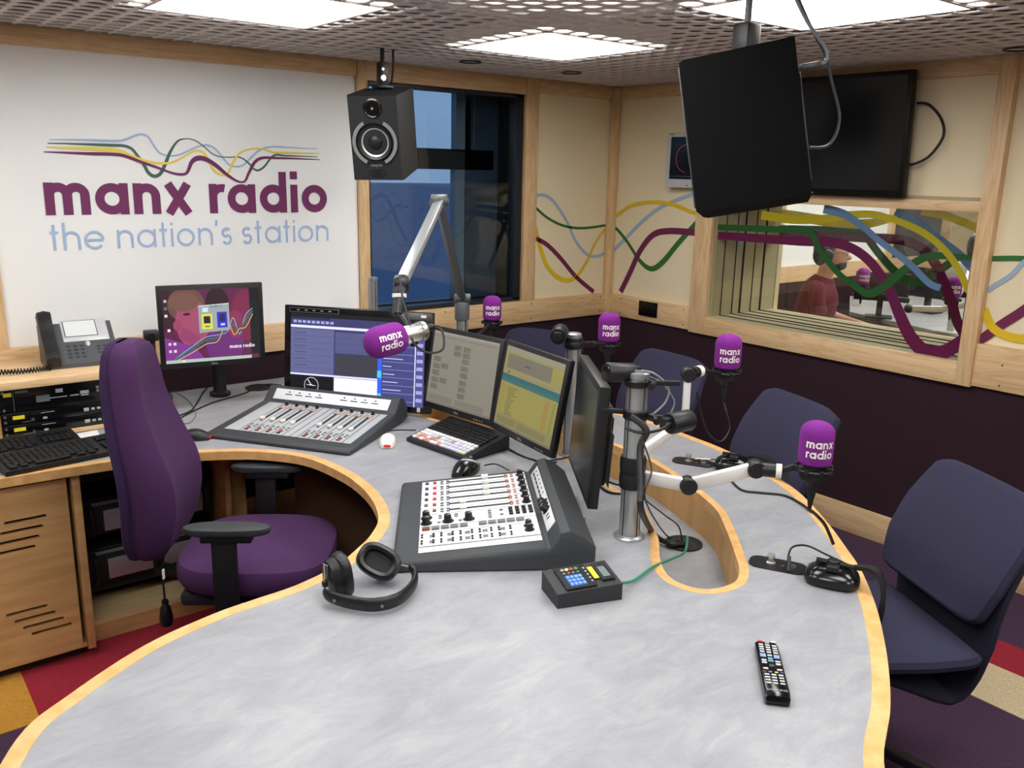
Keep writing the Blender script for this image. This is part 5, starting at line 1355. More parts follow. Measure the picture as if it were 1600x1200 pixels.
b = MB(); b.box((-.15, -.001, .137), (.03, .001, .006), MGREY); b.box((-.03, -.001, -.133), (.008, .001, .006), BLACK); b.build('control_marks', tv2)
b = MB(); b.box((0, .05, 0), (.1, .03, .1), BLACK); b.build('wall_bracket', tv2)

ws = thing('wall_socket', 'black double wall socket on the wooden rail below the painted waves', 'socket', (XE-.031, 3.52, .922), rot=(0, 0, radians(-90)))
b = MB(); b.box((0, 0, 0), (.146, .008, .088), mat('black nickel', '1F1B18', .25, .6), r=.003); b.build('plate', ws)
b = MB()
for s in (-.012, .012): b.box((s, -.006, .024), (.012, .005, .018), BLACK, r=.002)
b.build('switch', ws)
b = MB()
for s in (-.038, .038):
    b.box((s, -.0045, .012), (.005, .001, .010), BLACKM)
    for q in (-.011, .011): b.box((s+q, -.0045, -.014), (.008, .001, .005), BLACKM)
b.build('socket_hole', ws)
for k, (px_, py_, lab) in enumerate(((735, 96, 'dark round ceiling ring near the sea window'), (893, 113, 'dark round ceiling ring near the room corner'), (1590, 76, 'dark round ceiling ring above the east stud'))):
    c = atz(px_, py_, ZC-.001); b = MB(); b.lathe([(.05, .0), (.055, -.004), (.048, -.006), (.044, 0)], BLACK, seg=28, cap=False); b.lathe([(.044, 0), (.0, -.001)], MESHW, seg=28, cap=False)
    o = b.build('ceiling_ring'); o.location = c; tag(o, lab, 'ceiling fitting', 'ceiling rings')

# ================================================================== HEADPHONES AND GUEST BOXES
LEA = mat('black leatherette', '111214', .38, bump=.3, bscale=160)
hp = thing('headphones', 'black studio headphones lying by the six-fader mixing console', 'headphones', (0, 0, 0))
band = [atz(507, 925, .745), atz(516, 932, .742), atz(545, 941, .738), atz(585, 945, .738), atz(622, 936, .738), atz(645, 915, .738), atz(648, 897, .745), atz(640, 886, .757)]
Ps = spline(band, 6); R = []
for i, p in enumerate(Ps):
    d = (Ps[min(i+1, len(Ps)-1)]-Ps[max(i-1, 0)]).normalized(); n = Vector((0, 0, 1)); s = d.cross(n).normalized()
    k = .55+.45*sin(pi*i/(len(Ps)-1))**.4
    R.append([p+s*(.009*k*cos(a_))+n*(.017*k*sin(a_)) for a_ in [2*pi*j/14 for j in range(14)]])
b = MB(); b.ring(R, LEA); b.build('headband', hp)
b = MB()
for i in (8, 20, 30, 37): b.cyl(Ps[i]-Vector((.007, .009, 0)), Ps[i]-Vector((.0085, .011, 0)), .0035, MGREY, seg=10)
b.build('rivet', hp)
def earcup(c, d, yawup, label, flip=1):
    """c centre, d = axis out of the cushion"""
    d = Vector(d).normalized(); u = Vector((0, 0, 1)); u = (u-d*u.dot(d)).normalized(); s = u.cross(d)
    u, s = (u*cos(yawup)+s*sin(yawup)), (-u*sin(yawup)+s*cos(yawup))
    def oval(a_, b_, h): return [c+d*h+s*(a_*(abs(cos(t_))**.75)*(1 if cos(t_) >= 0 else -1))+u*(b_*(abs(sin(t_))**.75)*(1 if sin(t_) >= 0 else -1)) for t_ in [2*pi*j/32 for j in range(32)]]
    b = MB(); b.ring([oval(.020, .030, -.030), oval(.030, .042, -.026), oval(.033, .046, -.016), oval(.034, .047, -.006)], BLACK); b.build('ear_shell', hp)
    b = MB(); b.ring([oval(.035, .048, -.007), oval(.039, .053, -.002), oval(.041, .055, .008), oval(.038, .052, .017), oval(.031, .044, .021), oval(.023, .036, .017), oval(.020, .033, .004)], LEA, cap=False)
    for k in range(32): pass
    b.ring([oval(.020, .033, .004), oval(.001, .001, .004)], BLACKM, cap=False); b.build('ear_cushion', hp)
    return d, u, s
cA = atz(531, 898, .765); cB = atz(592, 878, .768)
dA, uA, sA = earcup(cA, (.80, -.05, .10), radians(0), '')
dB, uB, sB = earcup(cB, (-.45, -.62, .55), radians(-62), '')
b = MB(); b.box(cA-dA*.036+Vector((0, 0, .018)), (.004, .022, .044), mat('dull steel', '6E7072', .35, .8), r=.001, rot=(0, 0, .1)); b.cyl(cA-dA*.042+Vector((0, -.008, -.015)), cA-dA*.042+Vector((0, -.008, .045)), .0018, STEEL); b.box(cA-dA*.042+Vector((0, -.008, -.004)), (.012, .012, .014), BLACK, r=.002)
b.cyl(cA-dA*.042+Vector((0, -.008, -.015)), band[0], .0022, STEEL); b.build('slider', hp)
b = MB(); b.cyl(cB-dB*.03+Vector((.02, -.005, .0)), band[-1], .0024, STEEL); b.box(cB-dB*.036, (.03, .02, .012), BLACK, r=.003); b.build('slider', hp)

def guest_plate(label, c, yaw):
    t = thing('connection_plate', label, 'connection plate', (c.x, c.y, DZ), yaw, group='guest connection plates')
    b = MB(); b.prism([rrect(-.072, -.036, .072, .036, .026, 6)], .0002, .004, mat('black anodised plate', '1C1D20', .35)); b.build('plate', t)
    b = MB(); b.lathe([(.012, .004), (.012, .006), (.007, .008), (.007, .018), (.010, .020), (.010, .028), (0, .029)], mat('clear knob', 'C8C8C4', .15, .6), org=(-.018, .002, 0), seg=18); b.build('knob', t)
    b = MB(); b.lathe([(.010, .004), (.010, .008), (.005, .008), (.005, .005)], STEEL, org=(.036, 0, 0), seg=18, cap=False); b.build('jack_socket', t)
    b = MB(); b.box((.012, -.004, .0045), (.007, .004, .001), glow('red led', 'D03A50', .7)); b.build('red_light', t)
    return t
def headset(label, c, yaw, hang=True, pad=None):
    t = thing('guest_headset', label, 'headset', (c.x, c.y, DZ), yaw, group='guest headsets')
    def ov(a_, b_, h, n=28): return [(a_*(abs(cos(t_))**.6)*(1 if cos(t_) >= 0 else -1), b_*(abs(sin(t_))**.6)*(1 if sin(t_) >= 0 else -1), h) for t_ in [2*pi*j/n for j in range(n)]]
    b = MB(); b.ring([ov(.040, .030, .0), ov(.046, .036, .004), ov(.048, .038, .012), ov(.046, .036, .019), ov(.041, .031, .022)], LEA); b.build('ear_cushion', t)
    b = MB(); b.ring([ov(.0465, .0365, .017), ov(.044, .034, .024), ov(.030, .022, .035), ov(.013, .011, .039)], BLACKG); b.build('ear_shell', t)
    b = MB(); b.lathe([(.011, .034), (.011, .048), (.009, .050), (0, .050)], BLACK, seg=20); b.box((.0, -.018, .040), (.022, .02, .012), BLACK, r=.003); b.bar((-.03, .002, .043), (.035, .002, .040), .012, .005, BLACK, r=.001); b.build('swivel', t)
    b = MB(); pts = [(.035, .002, .040), (.060, .002, .043), (.078, -.002, .035), (.088, -.006, .0), (.086, -.012, -.05), (.074, -.02, -.09)] if hang else [(.035, .002, .040), (.065, .0, .042), (.085, -.01, .036), (.115, -.03, .02), (.13, -.05, .012)]
    P = spline([Vector(p) for p in pts], 6); R = []
    for i, p in enumerate(P):
        d = (P[min(i+1, len(P)-1)]-P[max(i-1, 0)]).normalized(); s = Vector((0, 1, 0)); n = d.cross(s).normalized(); k = i/(len(P)-1); wq = .004+.018*min(1, k*1.5)
        R.append([p+s*wq*a_+n*.004*b_ for a_, b_ in ((-1, -1), (1, -1), (1, 1), (-1, 1))])
    b.ring(R, BLACK); b.build('headband', t)
    t.scale = (1.38, 1.38, 1.25)
    return t
GS = 1.18
guest_plate('black oval plate with clear knob set in the desk beside the trough end', atz(1215, 884), radians(-62))
GS = 1.18
guest_plate('black oval plate with clear knob farther along the guest side of the desk', atz(1083, 723), radians(-62))
headset('black guest headset lying on the desk edge nearest the viewer', atz(1299, 910), radians(-62))
headset('black guest headset lying farther along the guest side of the desk', atz(1146, 733), radians(-55), False)
def pj(x, y, z): return atz(x, y, z)
cable('black headphone lead arching from the nearer oval plate to its headset', [pj(1232, 893, DZ+.005), pj(1232, 868, DZ+.03), pj(1240, 854, DZ+.035), pj(1262, 853, DZ+.03), pj(1290, 866, DZ+.025), pj(1320, 880, DZ+.03), pj(1338, 890, DZ+.035)], .0028)
b = MB(); b.cyl(pj(1232, 893, DZ+.006), pj(1233, 870, DZ+.03), .005, BLACK); o = b.build('jack_plug'); tag(o, 'black jack plug standing in the nearer oval plate', 'plug')
cable('thin black lead from the farther oval plate to its headset', [pj(1088, 718, DZ+.016), pj(1112, 718, DZ+.012), pj(1135, 718, DZ+.05), pj(1152, 715, DZ+.052)], .0022)
b = MB(); b.cyl(pj(1086, 717, DZ+.014), pj(1110, 718, DZ+.014), .004, STEEL); o = b.build('jack_plug'); tag(o, 'silver jack plug beside the farther oval plate', 'plug')
cable('black cable lying across the guest side of the desk and over its edge', [pj(1143, 752, DZ+.004), pj(1160, 766, DZ+.004), pj(1190, 770, DZ+.004), pj(1225, 774, DZ+.004), pj(1250, 786, DZ+.004), pj(1268, 800, DZ+.004), pj(1280, 815, DZ-.03)], .0038)
# loose cables behind the purple chair and along the desk
for pts, r, m, lab in (
    ([(245, 618), (262, 612), (290, 609), (300, 600), (308, 590)], .003, RUB, 'black cable behind the purple chair'),
    ([(248, 605), (268, 618), (264, 632), (252, 640), (246, 632)], .003, mat('dark green rubber', '2E4238', .5), 'dark green cable coil beside the purple chair'),
    ([(270, 652), (300, 640), (318, 612), (330, 600)], .003, RUB, 'black cable running under the wallpaper monitor'),
    ([(279, 663), (284, 652), (330, 630), (380, 615), (414, 601), (440, 602)], .003, RUB, 'long black cable from the console to the chair side'),
    ([(262, 606), (290, 622), (302, 636), (306, 648), (297, 660), (285, 662)], .0022, MGREY, 'thin grey cable lying by the black mouse'),
    ([(575, 684), (590, 676), (620, 672), (650, 672)], .0022, RUB, 'thin cable from the white mouse'),
    ([(796, 702), (820, 714), (850, 722), (870, 722)], .003, RUB, 'black cable from the coloured keyboard towards the poles'),
    ([(757, 727), (775, 725), (795, 735)], .002, RUB, 'thin cable of the glossy mouse'),
    ([(832, 735), (850, 722), (880, 716), (896, 712)], .003, RUB, 'black cable behind the six-fader console'),
    ([(940, 748), (960, 756), (985, 762)], .0035, RUB, 'black cable behind the near pole'),
    ([(938, 760), (955, 770), (990, 772)], .0035, RUB, 'second black cable behind the near pole')):
    cable(lab, [pj(x, y, DZ+r+.0005) for x, y in pts], r, m, group=None)

# ================================================================== CHAIRS
def gchair(label, x, y, yaw):
    t = thing('guest_chair', label, 'chair', (x, y, 0), yaw, group='navy guest chairs')
    # local: faces +x; seat centre at origin
    def sheet(path, ws, th, rad=.5, nx=9):
        """padded sheet along a path in the xz plane: ws = half widths"""
        R = []; P = spline([Vector((p[0], 0, p[1])) for p in path], 5); n = len(P)
        for i, p in enumerate(P):
            d = (P[min(i+1, n-1)]-P[max(i-1, 0)]).normalized(); nn = Vector((-d.z, 0, d.x))
            f = i/(n-1)*(len(ws)-1); k = min(int(f), len(ws)-2); hw = ws[k]*(1-(f-k))+ws[k+1]*(f-k)
            e = min(i, n-1-i)/max(1, 2.5); tt = th*(.35+.65*min(1, e)**.5)
            ring = []
            for j in range(20):
                a_ = 2*pi*j/20; cx, cz = cos(a_), sin(a_)
                sx = (abs(cx)**.55)*(1 if cx >= 0 else -1); sz = (abs(cz)**.6)*(1 if cz >= 0 else -1)
                ring.append(p+Vector((0, hw*sx, 0))+nn*(tt/2*sz))
            R.append(ring)
        return R
    b = MB(); b.ring(sheet([(.25, .435), (.24, .455), (.1, .47), (-.08, .462), (-.20, .46), (-.235, .47)], [.14, .19, .235, .24, .235, .225], .065), NAVF); b.build('seat', t)
    b = MB(); b.ring(sheet([(-.210, .55), (-.222, .575), (-.248, .66), (-.298, .76), (-.362, .862), (-.378, .882)], [.17, .215, .238, .240, .215, .13], .065), NAVF); b.build('backrest', t)
    b = MB(); b.ring(sheet([(.02, .39), (-.08, .355), (-.17, .315), (-.235, .30), (-.268, .36), (-.276, .48), (-.285, .60), (-.325, .72), (-.385, .85)], [.15, .17, .17, .16, .18, .21, .22, .22, .17], .04), mat('navy shell fabric', '1D1C30', .95, bump=.3, bscale=900)); b.build('outer_shell', t)
    b = MB()
    b.cyl((-.05, 0, .10), (-.05, 0, .38), .026, BLACK); b.box((-.05, 0, .375), (.20, .14, .03), BLACK, r=.005); b.build('column', t)
    for k in range(4):
        a_ = pi/4+pi/2*k; p = Vector((-.05+.30*cos(a_), .30*sin(a_), .03))
        b = MB(); b.bar((-.05, 0, .10), p+Vector((0, 0, .02)), .035, .03, BLACK, r=.005); b.cyl(p+Vector((0, 0, -.028)), p+Vector((0, 0, .02)), .02, BLACK); b.build('leg', t)
    return t
def back_at(x, y, yaw):   # centre of a chair whose backrest foot stands at x, y
    return x+.225*cos(yaw), y+.225*sin(yaw)
for lab, (x, y), yw in (('navy blue chair nearest the viewer, turned towards the desk', (2.377, 1.048), 152), ('navy blue chair between the two microphones, before the dark wall', (2.70, 1.86), 162),
                        ('navy blue chair below the left end of the studio window', (2.90, 2.64), 176), ('navy blue chair in the far corner behind the cylinder camera', (2.80, 3.36), 205)):
    cx, cy = back_at(x, y, radians(yw)); gchair(lab, cx, cy, radians(yw))

pc = thing('operator_chair', 'tall purple swivel chair with black armrests in the curve of the desk', 'chair', (.995, 2.62, 0), radians(-35))
def loft(prof, m, parent, name, n=28, ex=.5, exz=.5):
    """rings: (x, z, halfwidth, halfthick, tilt) upright pads"""
    b = MB(); R = []
    for (x, z, hw, ht, tl) in prof:
        d = Vector((cos(tl), 0, sin(tl)))
        R.append([Vector((x, 0, z))+Vector((0, hw*(abs(cos(a_))**ex)*(1 if cos(a_) >= 0 else -1), 0))+d*(ht*(abs(sin(a_))**exz)*(1 if sin(a_) >= 0 else -1)) for a_ in [2*pi*j/n for j in range(n)]])
    b.ring(R, m); return b.build(name, parent)
def winged(prof, m, parent, name, N=21):
    """backrest cushion: concave across, curved in height. prof rows (z, xfront, xback, halfwidth, wing)"""
    rows = spline([Vector((p[0], p[1], p[2])) for p in prof], 5); hw = spline([Vector((p[3], p[4], 0)) for p in prof], 5)
    b = MB(); R = []
    for p, q in zip(rows, hw):
        z, xf, xb = p; ring = []
        for j in range(N):
            u = -1+2*j/(N-1); s = (abs(u)**1.0); ring.append((xf+q.y*abs(u)**2.2-(xf-xb)*.5*max(0, abs(u)-.86)/.14, q.x*sin(u*pi/2*.98) if False else q.x*u, z))
        for j in range(N):
            u = 1-2*j/(N-1); ring.append((xb+q.y*.45*abs(u)**2.2+(xf-xb)*.35*max(0, abs(u)-.86)/.14, q.x*u*1.0, z))
        R.append(ring)
    b.ring(R, m); return b.build(name, parent)
bp_ = [(.475, -.265, -.32, .10, .0), (.49, -.25, -.345, .13, .005), (.56, -.225, -.355, .155, .02), (.66, -.205, -.35, .172, .025), (.76, -.215, -.355, .175, .03), (.86, -.255, -.375, .162, .035), (.98, -.292, -.39, .136, .03), (1.07, -.298, -.392, .116, .02), (1.135, -.300, -.385, .088, .01), (1.165, -.315, -.37, .05, .0)]
winged(bp_, PURF, pc, 'backrest')
bs = [(z, xb+.012, xb-.018, hwid*.97, wng) for (z, xf, xb, hwid, wng) in bp_]
winged(bs, mat('dark purple shell fabric', '2E1540', .95, bump=.3, bscale=900, sheen=.2), pc, 'back_shell')
b = MB(); R = []
for (z, k) in ((.405, .86), (.415, .95), (.44, 1.0), (.475, 1.0), (.492, .97), (.502, .88), (.506, .6), (.508, .1)):
    R.append([(.03+(.245*k)*(abs(cos(a_))**.62)*(1 if cos(a_) >= 0 else -1), (.245*k)*(abs(sin(a_))**.62)*(1 if sin(a_) >= 0 else -1), z-(.012*cos(a_)**2 if cos(a_) > 0 else 0)) for a_ in [2*pi*j/40 for j in range(40)]])
b.ring(R, PURF); b.build('seat_cushion', pc)
b = MB(); b.box((.02, 0, .385), (.40, .40, .045), mat('dark seat pan', '1A1220', .8), r=.015); b.build('seat_pan', pc)
for s in (-1, 1):
    ar = inst_ = None
    b = MB(); R = []
    for (z, k) in ((.640, .80), (.645, .95), (.655, 1.0), (.664, .97), (.668, .85), (.669, .2)):
        R.append([(.0+.13*k*cos(a_), s*(.278+(.043+.006*cos(2*a_))*k*sin(a_)*1.0), z) for a_ in [2*pi*j/32 for j in range(32)]])
    b.ring(R, mat('armrest pad', '2B2E31', .6)); pad = b.build('armrest_pad', pc)
    b = MB(); b.box((-.0, s*.278, .630), (.15, .05, .022), BLACK, r=.006); b.box((-.01, s*.282, .50), (.072, .028, .27), BLACK, r=.006); b.cyl((-.01, s*.297, .54), (-.01, s*.299, .54), .010, BLACKM); b.bar((-.01, s*.285, .37), (-.01, s*.12, .365), .06, .02, BLACK, r=.004); ap = b.build('armrest_post', pc); sub(pad, ap)
b = MB(); b.box((.0, 0, .35), (.22, .16, .05), BLACK, r=.008); b.build('mechanism', pc)
b = MB(); b.bar((-.10, 0, .36), (-.31, 0, .40), .06, .02, BLACK, r=.003); b.bar((-.305, 0, .39), (-.315, 0, .62), .06, .015, BLACK, r=.003); b.build('back_bracket', pc)
b = MB(); b.cyl((0, 0, .10), (0, 0, .34), .026, BLACK); b.build('gas_column', pc)
for k in range(5):
    a_ = radians(20+72*k); p = Vector((.30*cos(a_), .30*sin(a_), .065))
    b = MB(); b.bar((0, 0, .11), p, .04, .03, BLACK, r=.006); b.build('base_leg', pc)
    b = MB(); b.cyl(p+Vector((0, -.022, -.037)), p+Vector((0, .022, -.037)), .027, BLACK); b.cyl(p, p+Vector((0, 0, -.02)), .008, BLACK); b.build('castor', pc)
b = MB(); b.tube([(-.28, -.02, .47), (-.285, -.03, .38), (-.285, -.03, .30)], .0035, BLACK); b.lathe([(.001, .20), (.018, .21), (.022, .235), (.017, .27), (.009, .285), (.012, .292), (.010, .30), (.001, .302)], BLACK, org=(-.285, -.03, 0), seg=20); b.build('lumbar_pump', pc)
b = MB(); b.box((-.225, -.19, .47), (.004, .012, .03), WHT); b.build('fabric_tag', pc)

# ================================================================== THE NEIGHBOURING STUDIO SEEN THROUGH THE WINDOW
YF = 4.30
b = MB()
for (c, d) in (((4.45, 3.9, 1.15), (.06, 1.6, 2.4)), ((4.45, .45, 1.15), (.06, 2.5, 2.4)), ((4.45, 2.4, .46), (.06, 1.5, .93)), ((4.45, 2.4, 1.93), (.06, 1.5, .70))):
    b.box(c, d, CREAM)
struct(b, 'wall_neighbour_west')
b = MB(); b.box((7.2, YF+.05, 1.15), (5.6, .1, 2.4), WHITEW); wf = struct(b, 'wall_neighbour_north')
b = MB(); b.box((10.0, 2.0, 1.15), (.1, 4.8, 2.4), CREAM); struct(b, 'wall_neighbour_east')
b = MB(); b.box((7.2, -.5, 1.15), (5.6, .1, 2.4), CREAM); struct(b, 'wall_neighbour_south')
b = MB(); b.box((7.2, 1.9, -.05), (5.6, 4.9, .1), CP); struct(b, 'floor_neighbour')
b = MB(); b.box((7.2, 1.9, 2.3), (5.6, 4.9, .1), MESHW); struct(b, 'ceiling_neighbour')
b = MB(); b.box((7.2, YF-.012, .911), (5.6, .024, .13), WX); b.box((7.2, YF-.004, .42), (5.6, .012, .85), DADO); struct(b, 'trim_16')
for k, (x, y) in enumerate(((5.6, 2.9), (7.2, 2.9), (5.6, 1.2), (7.2, 1.2))):
    b = MB(); b.box((x, y, 2.243), (.9, .9, .012), glow('neighbour panel', 'FBFCFF', 14.0)); o = b.build('ceiling_light'); tag(o, 'square ceiling light of the neighbouring studio', 'light', 'ceiling lights of the neighbouring studio')
xa, xb = aty(1388, 370, YF).x, aty(1472, 370, YF).x
b = MB(); b.box((xa, YF-.02, 1.55), (.07, .04, 1.3), WZ); b.box((xb, YF-.02, 1.55), (.12, .04, 1.3), WZ)
b.box(((xa+xb)/2, YF-.004, 1.55), (xb-xa, .01, 1.2), mat('dark blue night glass', '28303C', .1)); w3 = struct(b, 'window_3')
b = MB(); b.box(((xb+10)/2, YF-.005, 1.6), (10-xb, .01, 1.3), CREAM); b.build('cream_panel', wf)
A1, A2 = aty(1257, 341, YF), aty(1312, 339, YF)
b = MB(); sts, W_t = letters("the nation's station", .13, .2)
put_text(b, "the nation's station", .13, .20, lambda u, v: Vector((A1.x+u*(A2.x-A1.x)/W_t*1.9, YF-.002, 1.33+v*.065)), LB); b.build('logo_tagline', wf)
nd = thing('neighbour_desk', 'grey-topped desk of the neighbouring studio with dark front', 'desk', (0, 0, 0))
c0, c1 = atz(1328, 487, .73), atz(1515, 529, .73)
loop = [(c0.x, c0.y), (c1.x, c1.y), (5.9, 1.6), (7.6, 1.6), (7.6, 3.6), (6.8, 4.0)]
b = MB(); b.prism([loop], .705, .73, LAM); b.build('desktop', nd)
b = MB(); b.prism([[(x-.004 if i < 2 else x, y) for i, (x, y) in enumerate(loop)]], .68, .704, mat('old brass edge', '6A5A3A', .5)); b.build('edging', nd)
b = MB(); b.bar((c0.x+.02, c0.y, .34), (c1.x+.02, c1.y, .34), .02, .68, mat('dark fabric front', '2A2624', .9)); b.build('front_panel', nd)
standing_mic('purple foam microphone beyond the glass, beside the seated person', tuple(T(1349, 432, 5.75)), radians(-135), 'microphones in the neighbouring studio', .042, .11)
standing_mic('purple foam microphone beyond the glass at the right end of the studio window', tuple(T(1490, 449, 4.9)), radians(-150), 'microphones in the neighbouring studio')
for k, (q0, q1, q2, lab) in enumerate((((1420, 482, 5.4), (1472, 483, 5.3), (1510, 476, 5.2), 'white jointed microphone arm beyond the glass'), ((1349, 452, 5.8), (1390, 466, 5.8), (1420, 470, 5.8), 'dark microphone arm beyond the glass beside the seated person'), ((1490, 470, 4.95), (1510, 440, 5.2), (1520, 415, 5.3), 'white arm behind the right-hand microphone beyond the glass'))):
    t = thing('jointed_boom', lab, 'boom', (0, 0, 0)); m = BLACK if k == 1 else WARM
    b = MB(); b.bar(T(*q0), T(*q1), .03, .035, m, r=.005); b.build('arm_tube', t)
    b = MB(); b.bar(T(*q1), T(*q2), .03, .035, m, r=.005); b.build('arm_tube', t)
    b = MB(); b.ell(T(*q0), (.028, .028, .028), BLACK, 14, 10); b.build('knuckle', t)
for (x, y, t_, w_, h_, yw, lab) in ((1378, 448, 6.2, .36, .20, -60, 'dark monitor on the neighbouring desk behind the first microphone'), (1450, 442, 6.5, .34, .22, -95, 'dark monitor on the neighbouring desk near the dark window'), (1496, 424, 5.6, .18, .12, -80, 'pale equipment case on the neighbouring desk')):
    c = T(x, y, t_); t = thing('equipment_case' if 'pale' in lab else 'computer_monitor', lab, 'equipment' if 'pale' in lab else 'monitor', (c.x, c.y, .731), radians(yw)); hh = max(h_, c.z-.731+h_/2)
    pm_ = PLATE if 'pale' in lab else BLACK
    b = MB(); b.box((0, 0, hh-h_/2), (w_, .03, h_), pm_, r=.005); b.build('housing', t)
    b = MB(); b.box((0, .03, (hh-h_*.3)/2), (.04, .03, hh-h_*.3), pm_); b.box((0, .03, .006), (.18, .14, .012), pm_, r=.003); b.build('stand', t)
hsp = T(1524, 385, 5.0)
b = MB(); b.ell(tuple(hsp), (.045, .045, .075), BLACK, 20, 14); b.cyl(hsp, (hsp.x, hsp.y, .74), .012, BLACK); o = b.build('pop_shield'); tag(o, 'dark rounded microphone shield beyond the glass by the right stud', 'pop shield')
b = MB(); b.lathe([(.033, 0), (.036, .10), (.033, .10), (.030, .005), (0, .005)], glass('tumbler glass'), seg=20); o = b.build('drinking_glass'); o.location = atz(1337, 478, .731); tag(o, 'clear tumbler on the neighbouring desk before the seated person', 'glass')

# the presenter next door, seated and turned to the right
def skinned(name, parent, verts, edges, radii, m, sub=2):
    me = bpy.data.meshes.new(name); me.from_pydata(verts, edges, []); me.materials.append(m)
    o = bpy.data.objects.new(name, me); COL.objects.link(o)
    if parent is not None: o.parent = parent
    md = o.modifiers.new('Skin', 'SKIN'); md.use_smooth_shade = True
    if not me.skin_vertices:
        bpy.context.view_layer.objects.active = o
    sv = me.skin_vertices[0].data if me.skin_vertices else None
    if sv:
        for i, r in enumerate(radii):
            sv[i].radius = (r, r) if not isinstance(r, tuple) else r
        sv[0].use_root = True
    s2 = o.modifiers.new('Sub', 'SUBSURF'); s2.levels = sub; s2.render_levels = sub
    return o
def tubebody(name, parent, chains, m):
    """continuous limb volumes: each chain is a list of (x,y,z,rx,ry)"""
    b = MB()
    for ch in chains:
        P = spline([Vector(c[:3]) for c in ch], 5); Rr = spline([Vector((c[3], c[4] if len(c) > 4 else c[3], 0)) for c in ch], 5)
        R = []; x = None
        for i, p in enumerate(P):
            d = (P[min(i+1, len(P)-1)]-P[max(i-1, 0)]).normalized()
            s = Vector((0, 1, 0)); s = s-d*s.dot(d)
            if s.length < .2: s = Vector((0, 0, 1)); s = s-d*s.dot(d)
            s.normalize(); n = d.cross(s)
            k = .25 if i in (0, len(P)-1) else (.8 if i in (1, len(P)-2) else 1)
            R.append([p+s*(Rr[i].y*k*cos(a_))+n*(Rr[i].x*k*sin(a_)) for a_ in [2*pi*j/18 for j in range(18)]])
        b.ring(R, m)
    me = b.mesh(name); o = bpy.data.objects.new(name, me); COL.objects.link(o)
    if parent is not None: o.parent = parent
    rm_ = o.modifiers.new('Remesh', 'REMESH'); rm_.mode = 'VOXEL'; rm_.voxel_size = .009; rm_.use_smooth_shade = True
    sm = o.modifiers.new('Smooth', 'SMOOTH'); sm.iterations = 4; sm.factor = .5
    return o
SKIN = mat('skin', 'C9977E', .55, var=.08, vscale=30)
pp = T(1275, 440, 5.75)
person = thing('person', 'person in a maroon short-sleeved shirt with dark hair and headphones, seated beyond the glass', 'person', (pp.x-.0, pp.y, 0), radians(-66))
arms = []
body = [[(-.02, 0, .50, .11, .16), (.0, 0, .70, .11, .16), (.03, 0, .92, .11, .17), (.04, 0, 1.03, .075, .12), (.05, 0, 1.07, .055, .06), (.065, 0, 1.14, .052, .055), (.08, 0, 1.17, .05, .05)],
        [(.075, 0, 1.130, .05, .045), (.095, 0, 1.165, .075, .058), (.092, 0, 1.215, .092, .072), (.082, 0, 1.265, .094, .076), (.078, 0, 1.30, .078, .064), (.075, 0, 1.325, .04, .035)],
        [(.176, 0, 1.225, .010, .009), (.196, 0, 1.200, .014, .013), (.184, 0, 1.190, .012, .015)], [(.150, 0, 1.135, .022, .026), (.158, 0, 1.140, .016, .022)]]
for s in (-1, 1):
    body += [[(.03, s*.17, 1.00, .055), (.05, s*.215, .93, .047), (.06, s*.235, .83, .040), (.10, s*.23, .785, .036), (.19, s*.18, .770, .030), (.28, s*.12, .765, .022), (.30, s*.10, .765, .024)],
             [(.290, s*.105, .765, .015, .030), (.325, s*.08, .766, .014, .040), (.36, s*.06, .764, .011, .036)],
             [(.05, s*.09, .50, .085), (.25, s*.11, .52, .078), (.46, s*.12, .50, .058), (.50, s*.12, .44, .056), (.50, s*.12, .28, .05), (.49, s*.12, .10, .036), (.49, s*.12, .06, .036)],
             [(.46, s*.12, .045, .04), (.56, s*.125, .04, .035, .045), (.67, s*.13, .03, .025, .04)]]
    for f in range(4):
        y0 = s*(.095-.020*f); L = (.055, .068, .072, .062)[f]
        body.append([(.350, y0-s*.01, .765, .0085), (.350+L*.5, y0-s*.02, .769, .008), (.350+L, y0-s*.026, .757, .007)])
    body.append([(.305, s*.065, .764, .010), (.33, s*.032, .768, .009), (.36, s*.022, .762, .008)])
    body.append([(.070, s*.072, 1.235, .008, .006), (.070, s*.084, 1.215, .018, .008), (.072, s*.074, 1.190, .008, .006)])
bo = tubebody('body', person, body, SKIN)
SH = mat('maroon shirt', '5E1826', .9, bump=.2, bscale=300)
shirt = [[(-.03, 0, .47, .14, .185), (-.01, 0, .60, .135, .185), (.0, 0, .75, .128, .18), (.02, 0, .90, .130, .195), (.03, 0, 1.0, .105, .185), (.045, 0, 1.055, .07, .10), (.05, 0, 1.075, .062, .066)]]
for s in (-1, 1): shirt.append([(.02, s*.10, 1.01, .070), (.03, s*.18, .995, .070), (.045, s*.222, .93, .062), (.08, s*.24, .85, .055), (.095, s*.24, .83, .053)])
tubebody('shirt', person, shirt, SH)
tr_ = []
for s in (-1, 1): tr_.append([(-.06, s*.07, .49, .105), (.05, s*.09, .50, .10), (.25, s*.11, .52, .09), (.46, s*.12, .505, .07), (.51, s*.12, .44, .068), (.51, s*.12, .28, .062), (.50, s*.12, .09, .055)])
tubebody('trousers', person, tr_, mat('dark trousers', '1E1E26', .9))
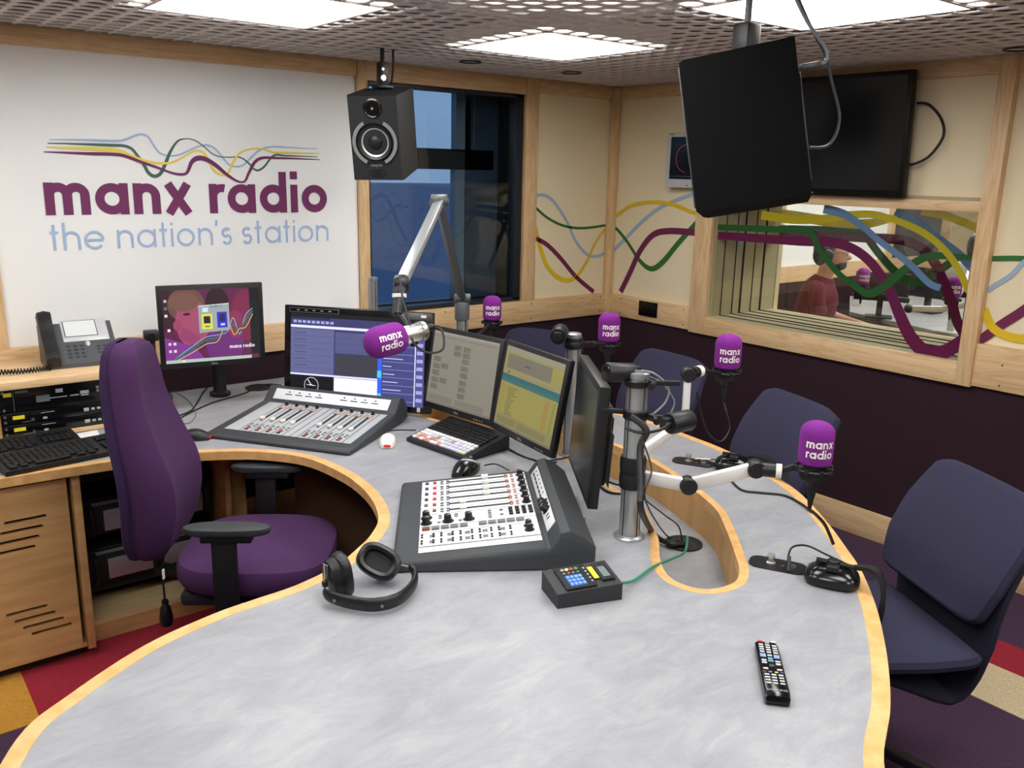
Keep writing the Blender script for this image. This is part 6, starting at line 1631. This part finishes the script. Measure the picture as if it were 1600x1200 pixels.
b = MB(); b.ell((.062, 0, 1.262), (.102, .085, .078), mat('dark hair', '1C1512', .8), 24, 16, rot=(0, -.35, 0)); b.ell((.025, 0, 1.21), (.062, .075, .075), _mats['dark hair'], 20, 12); b.build('hair', person)
b = MB(); b.ell((.132, 0, 1.150), (.048, .056, .036), _mats['dark hair'], 20, 12); b.build('beard', person)
b = MB()
for s in (-1, 1):
    rr_ = [(.180, s*.032+.021*cos(2*pi*k/16), 1.228+.017*sin(2*pi*k/16)) for k in range(17)]
    b.tube(rr_, .0022, BLACK, seg=5, smoothp=False); b.tube([(.180, s*.052, 1.232), (.12, s*.078, 1.235), (.075, s*.082, 1.232)], .002, BLACK, seg=5)
b.build('glasses', person)
for s in (-1, 1):
    b = MB(); b.ell((.174, s*.031, 1.228), (.010, .012, .007), WHT, 12, 8); b.ell((.182, s*.031, 1.228), (.004, .005, .005), BLACK, 10, 8); b.build('eye', person)
b = MB(); b.ell((.179, 0, 1.170), (.008, .022, .005), mat('lips', '9A5A50', .5), 14, 8); b.build('mouth', person)
hp2 = thing('headphones', 'black headphones worn by the person beyond the glass', 'headphones', (pp.x, pp.y, 0), radians(-66))
b = MB(); b.tube([(.065, .098*cos(radians(a_)), 1.225+.125*sin(radians(a_))) for a_ in range(0, 181, 15)], .009, BLACK, seg=8, smoothp=False); b.build('headband', hp2)
for s in (-1, 1):
    b = MB(); b.lathe([(.001, .0), (.036, .0), (.040, .008), (.040, .020), (.034, .028), (.001, .030)], BLACK, org=(.068, s*.084, 1.215), ax=(0, s, 0), seg=24); b.build('ear_cushion', hp2)
gchair('dark chair behind the seated person beyond the glass', pp.x-.03, pp.y+.06, radians(-66))

# small papers
b = MB(); p = [pj(126, 686, DZ+.001), pj(156, 681, DZ+.001), pj(152, 672, DZ+.001), pj(121, 678, DZ+.001)]
b.ring([[q_ for q_ in p], [q_+Vector((0, 0, .0012)) for q_ in p]], mat('paper', 'E8E6E0', .8), smooth=False); o = b.build('paper_sheet'); tag(o, 'small white sheet of paper lying behind the keyboards', 'paper')
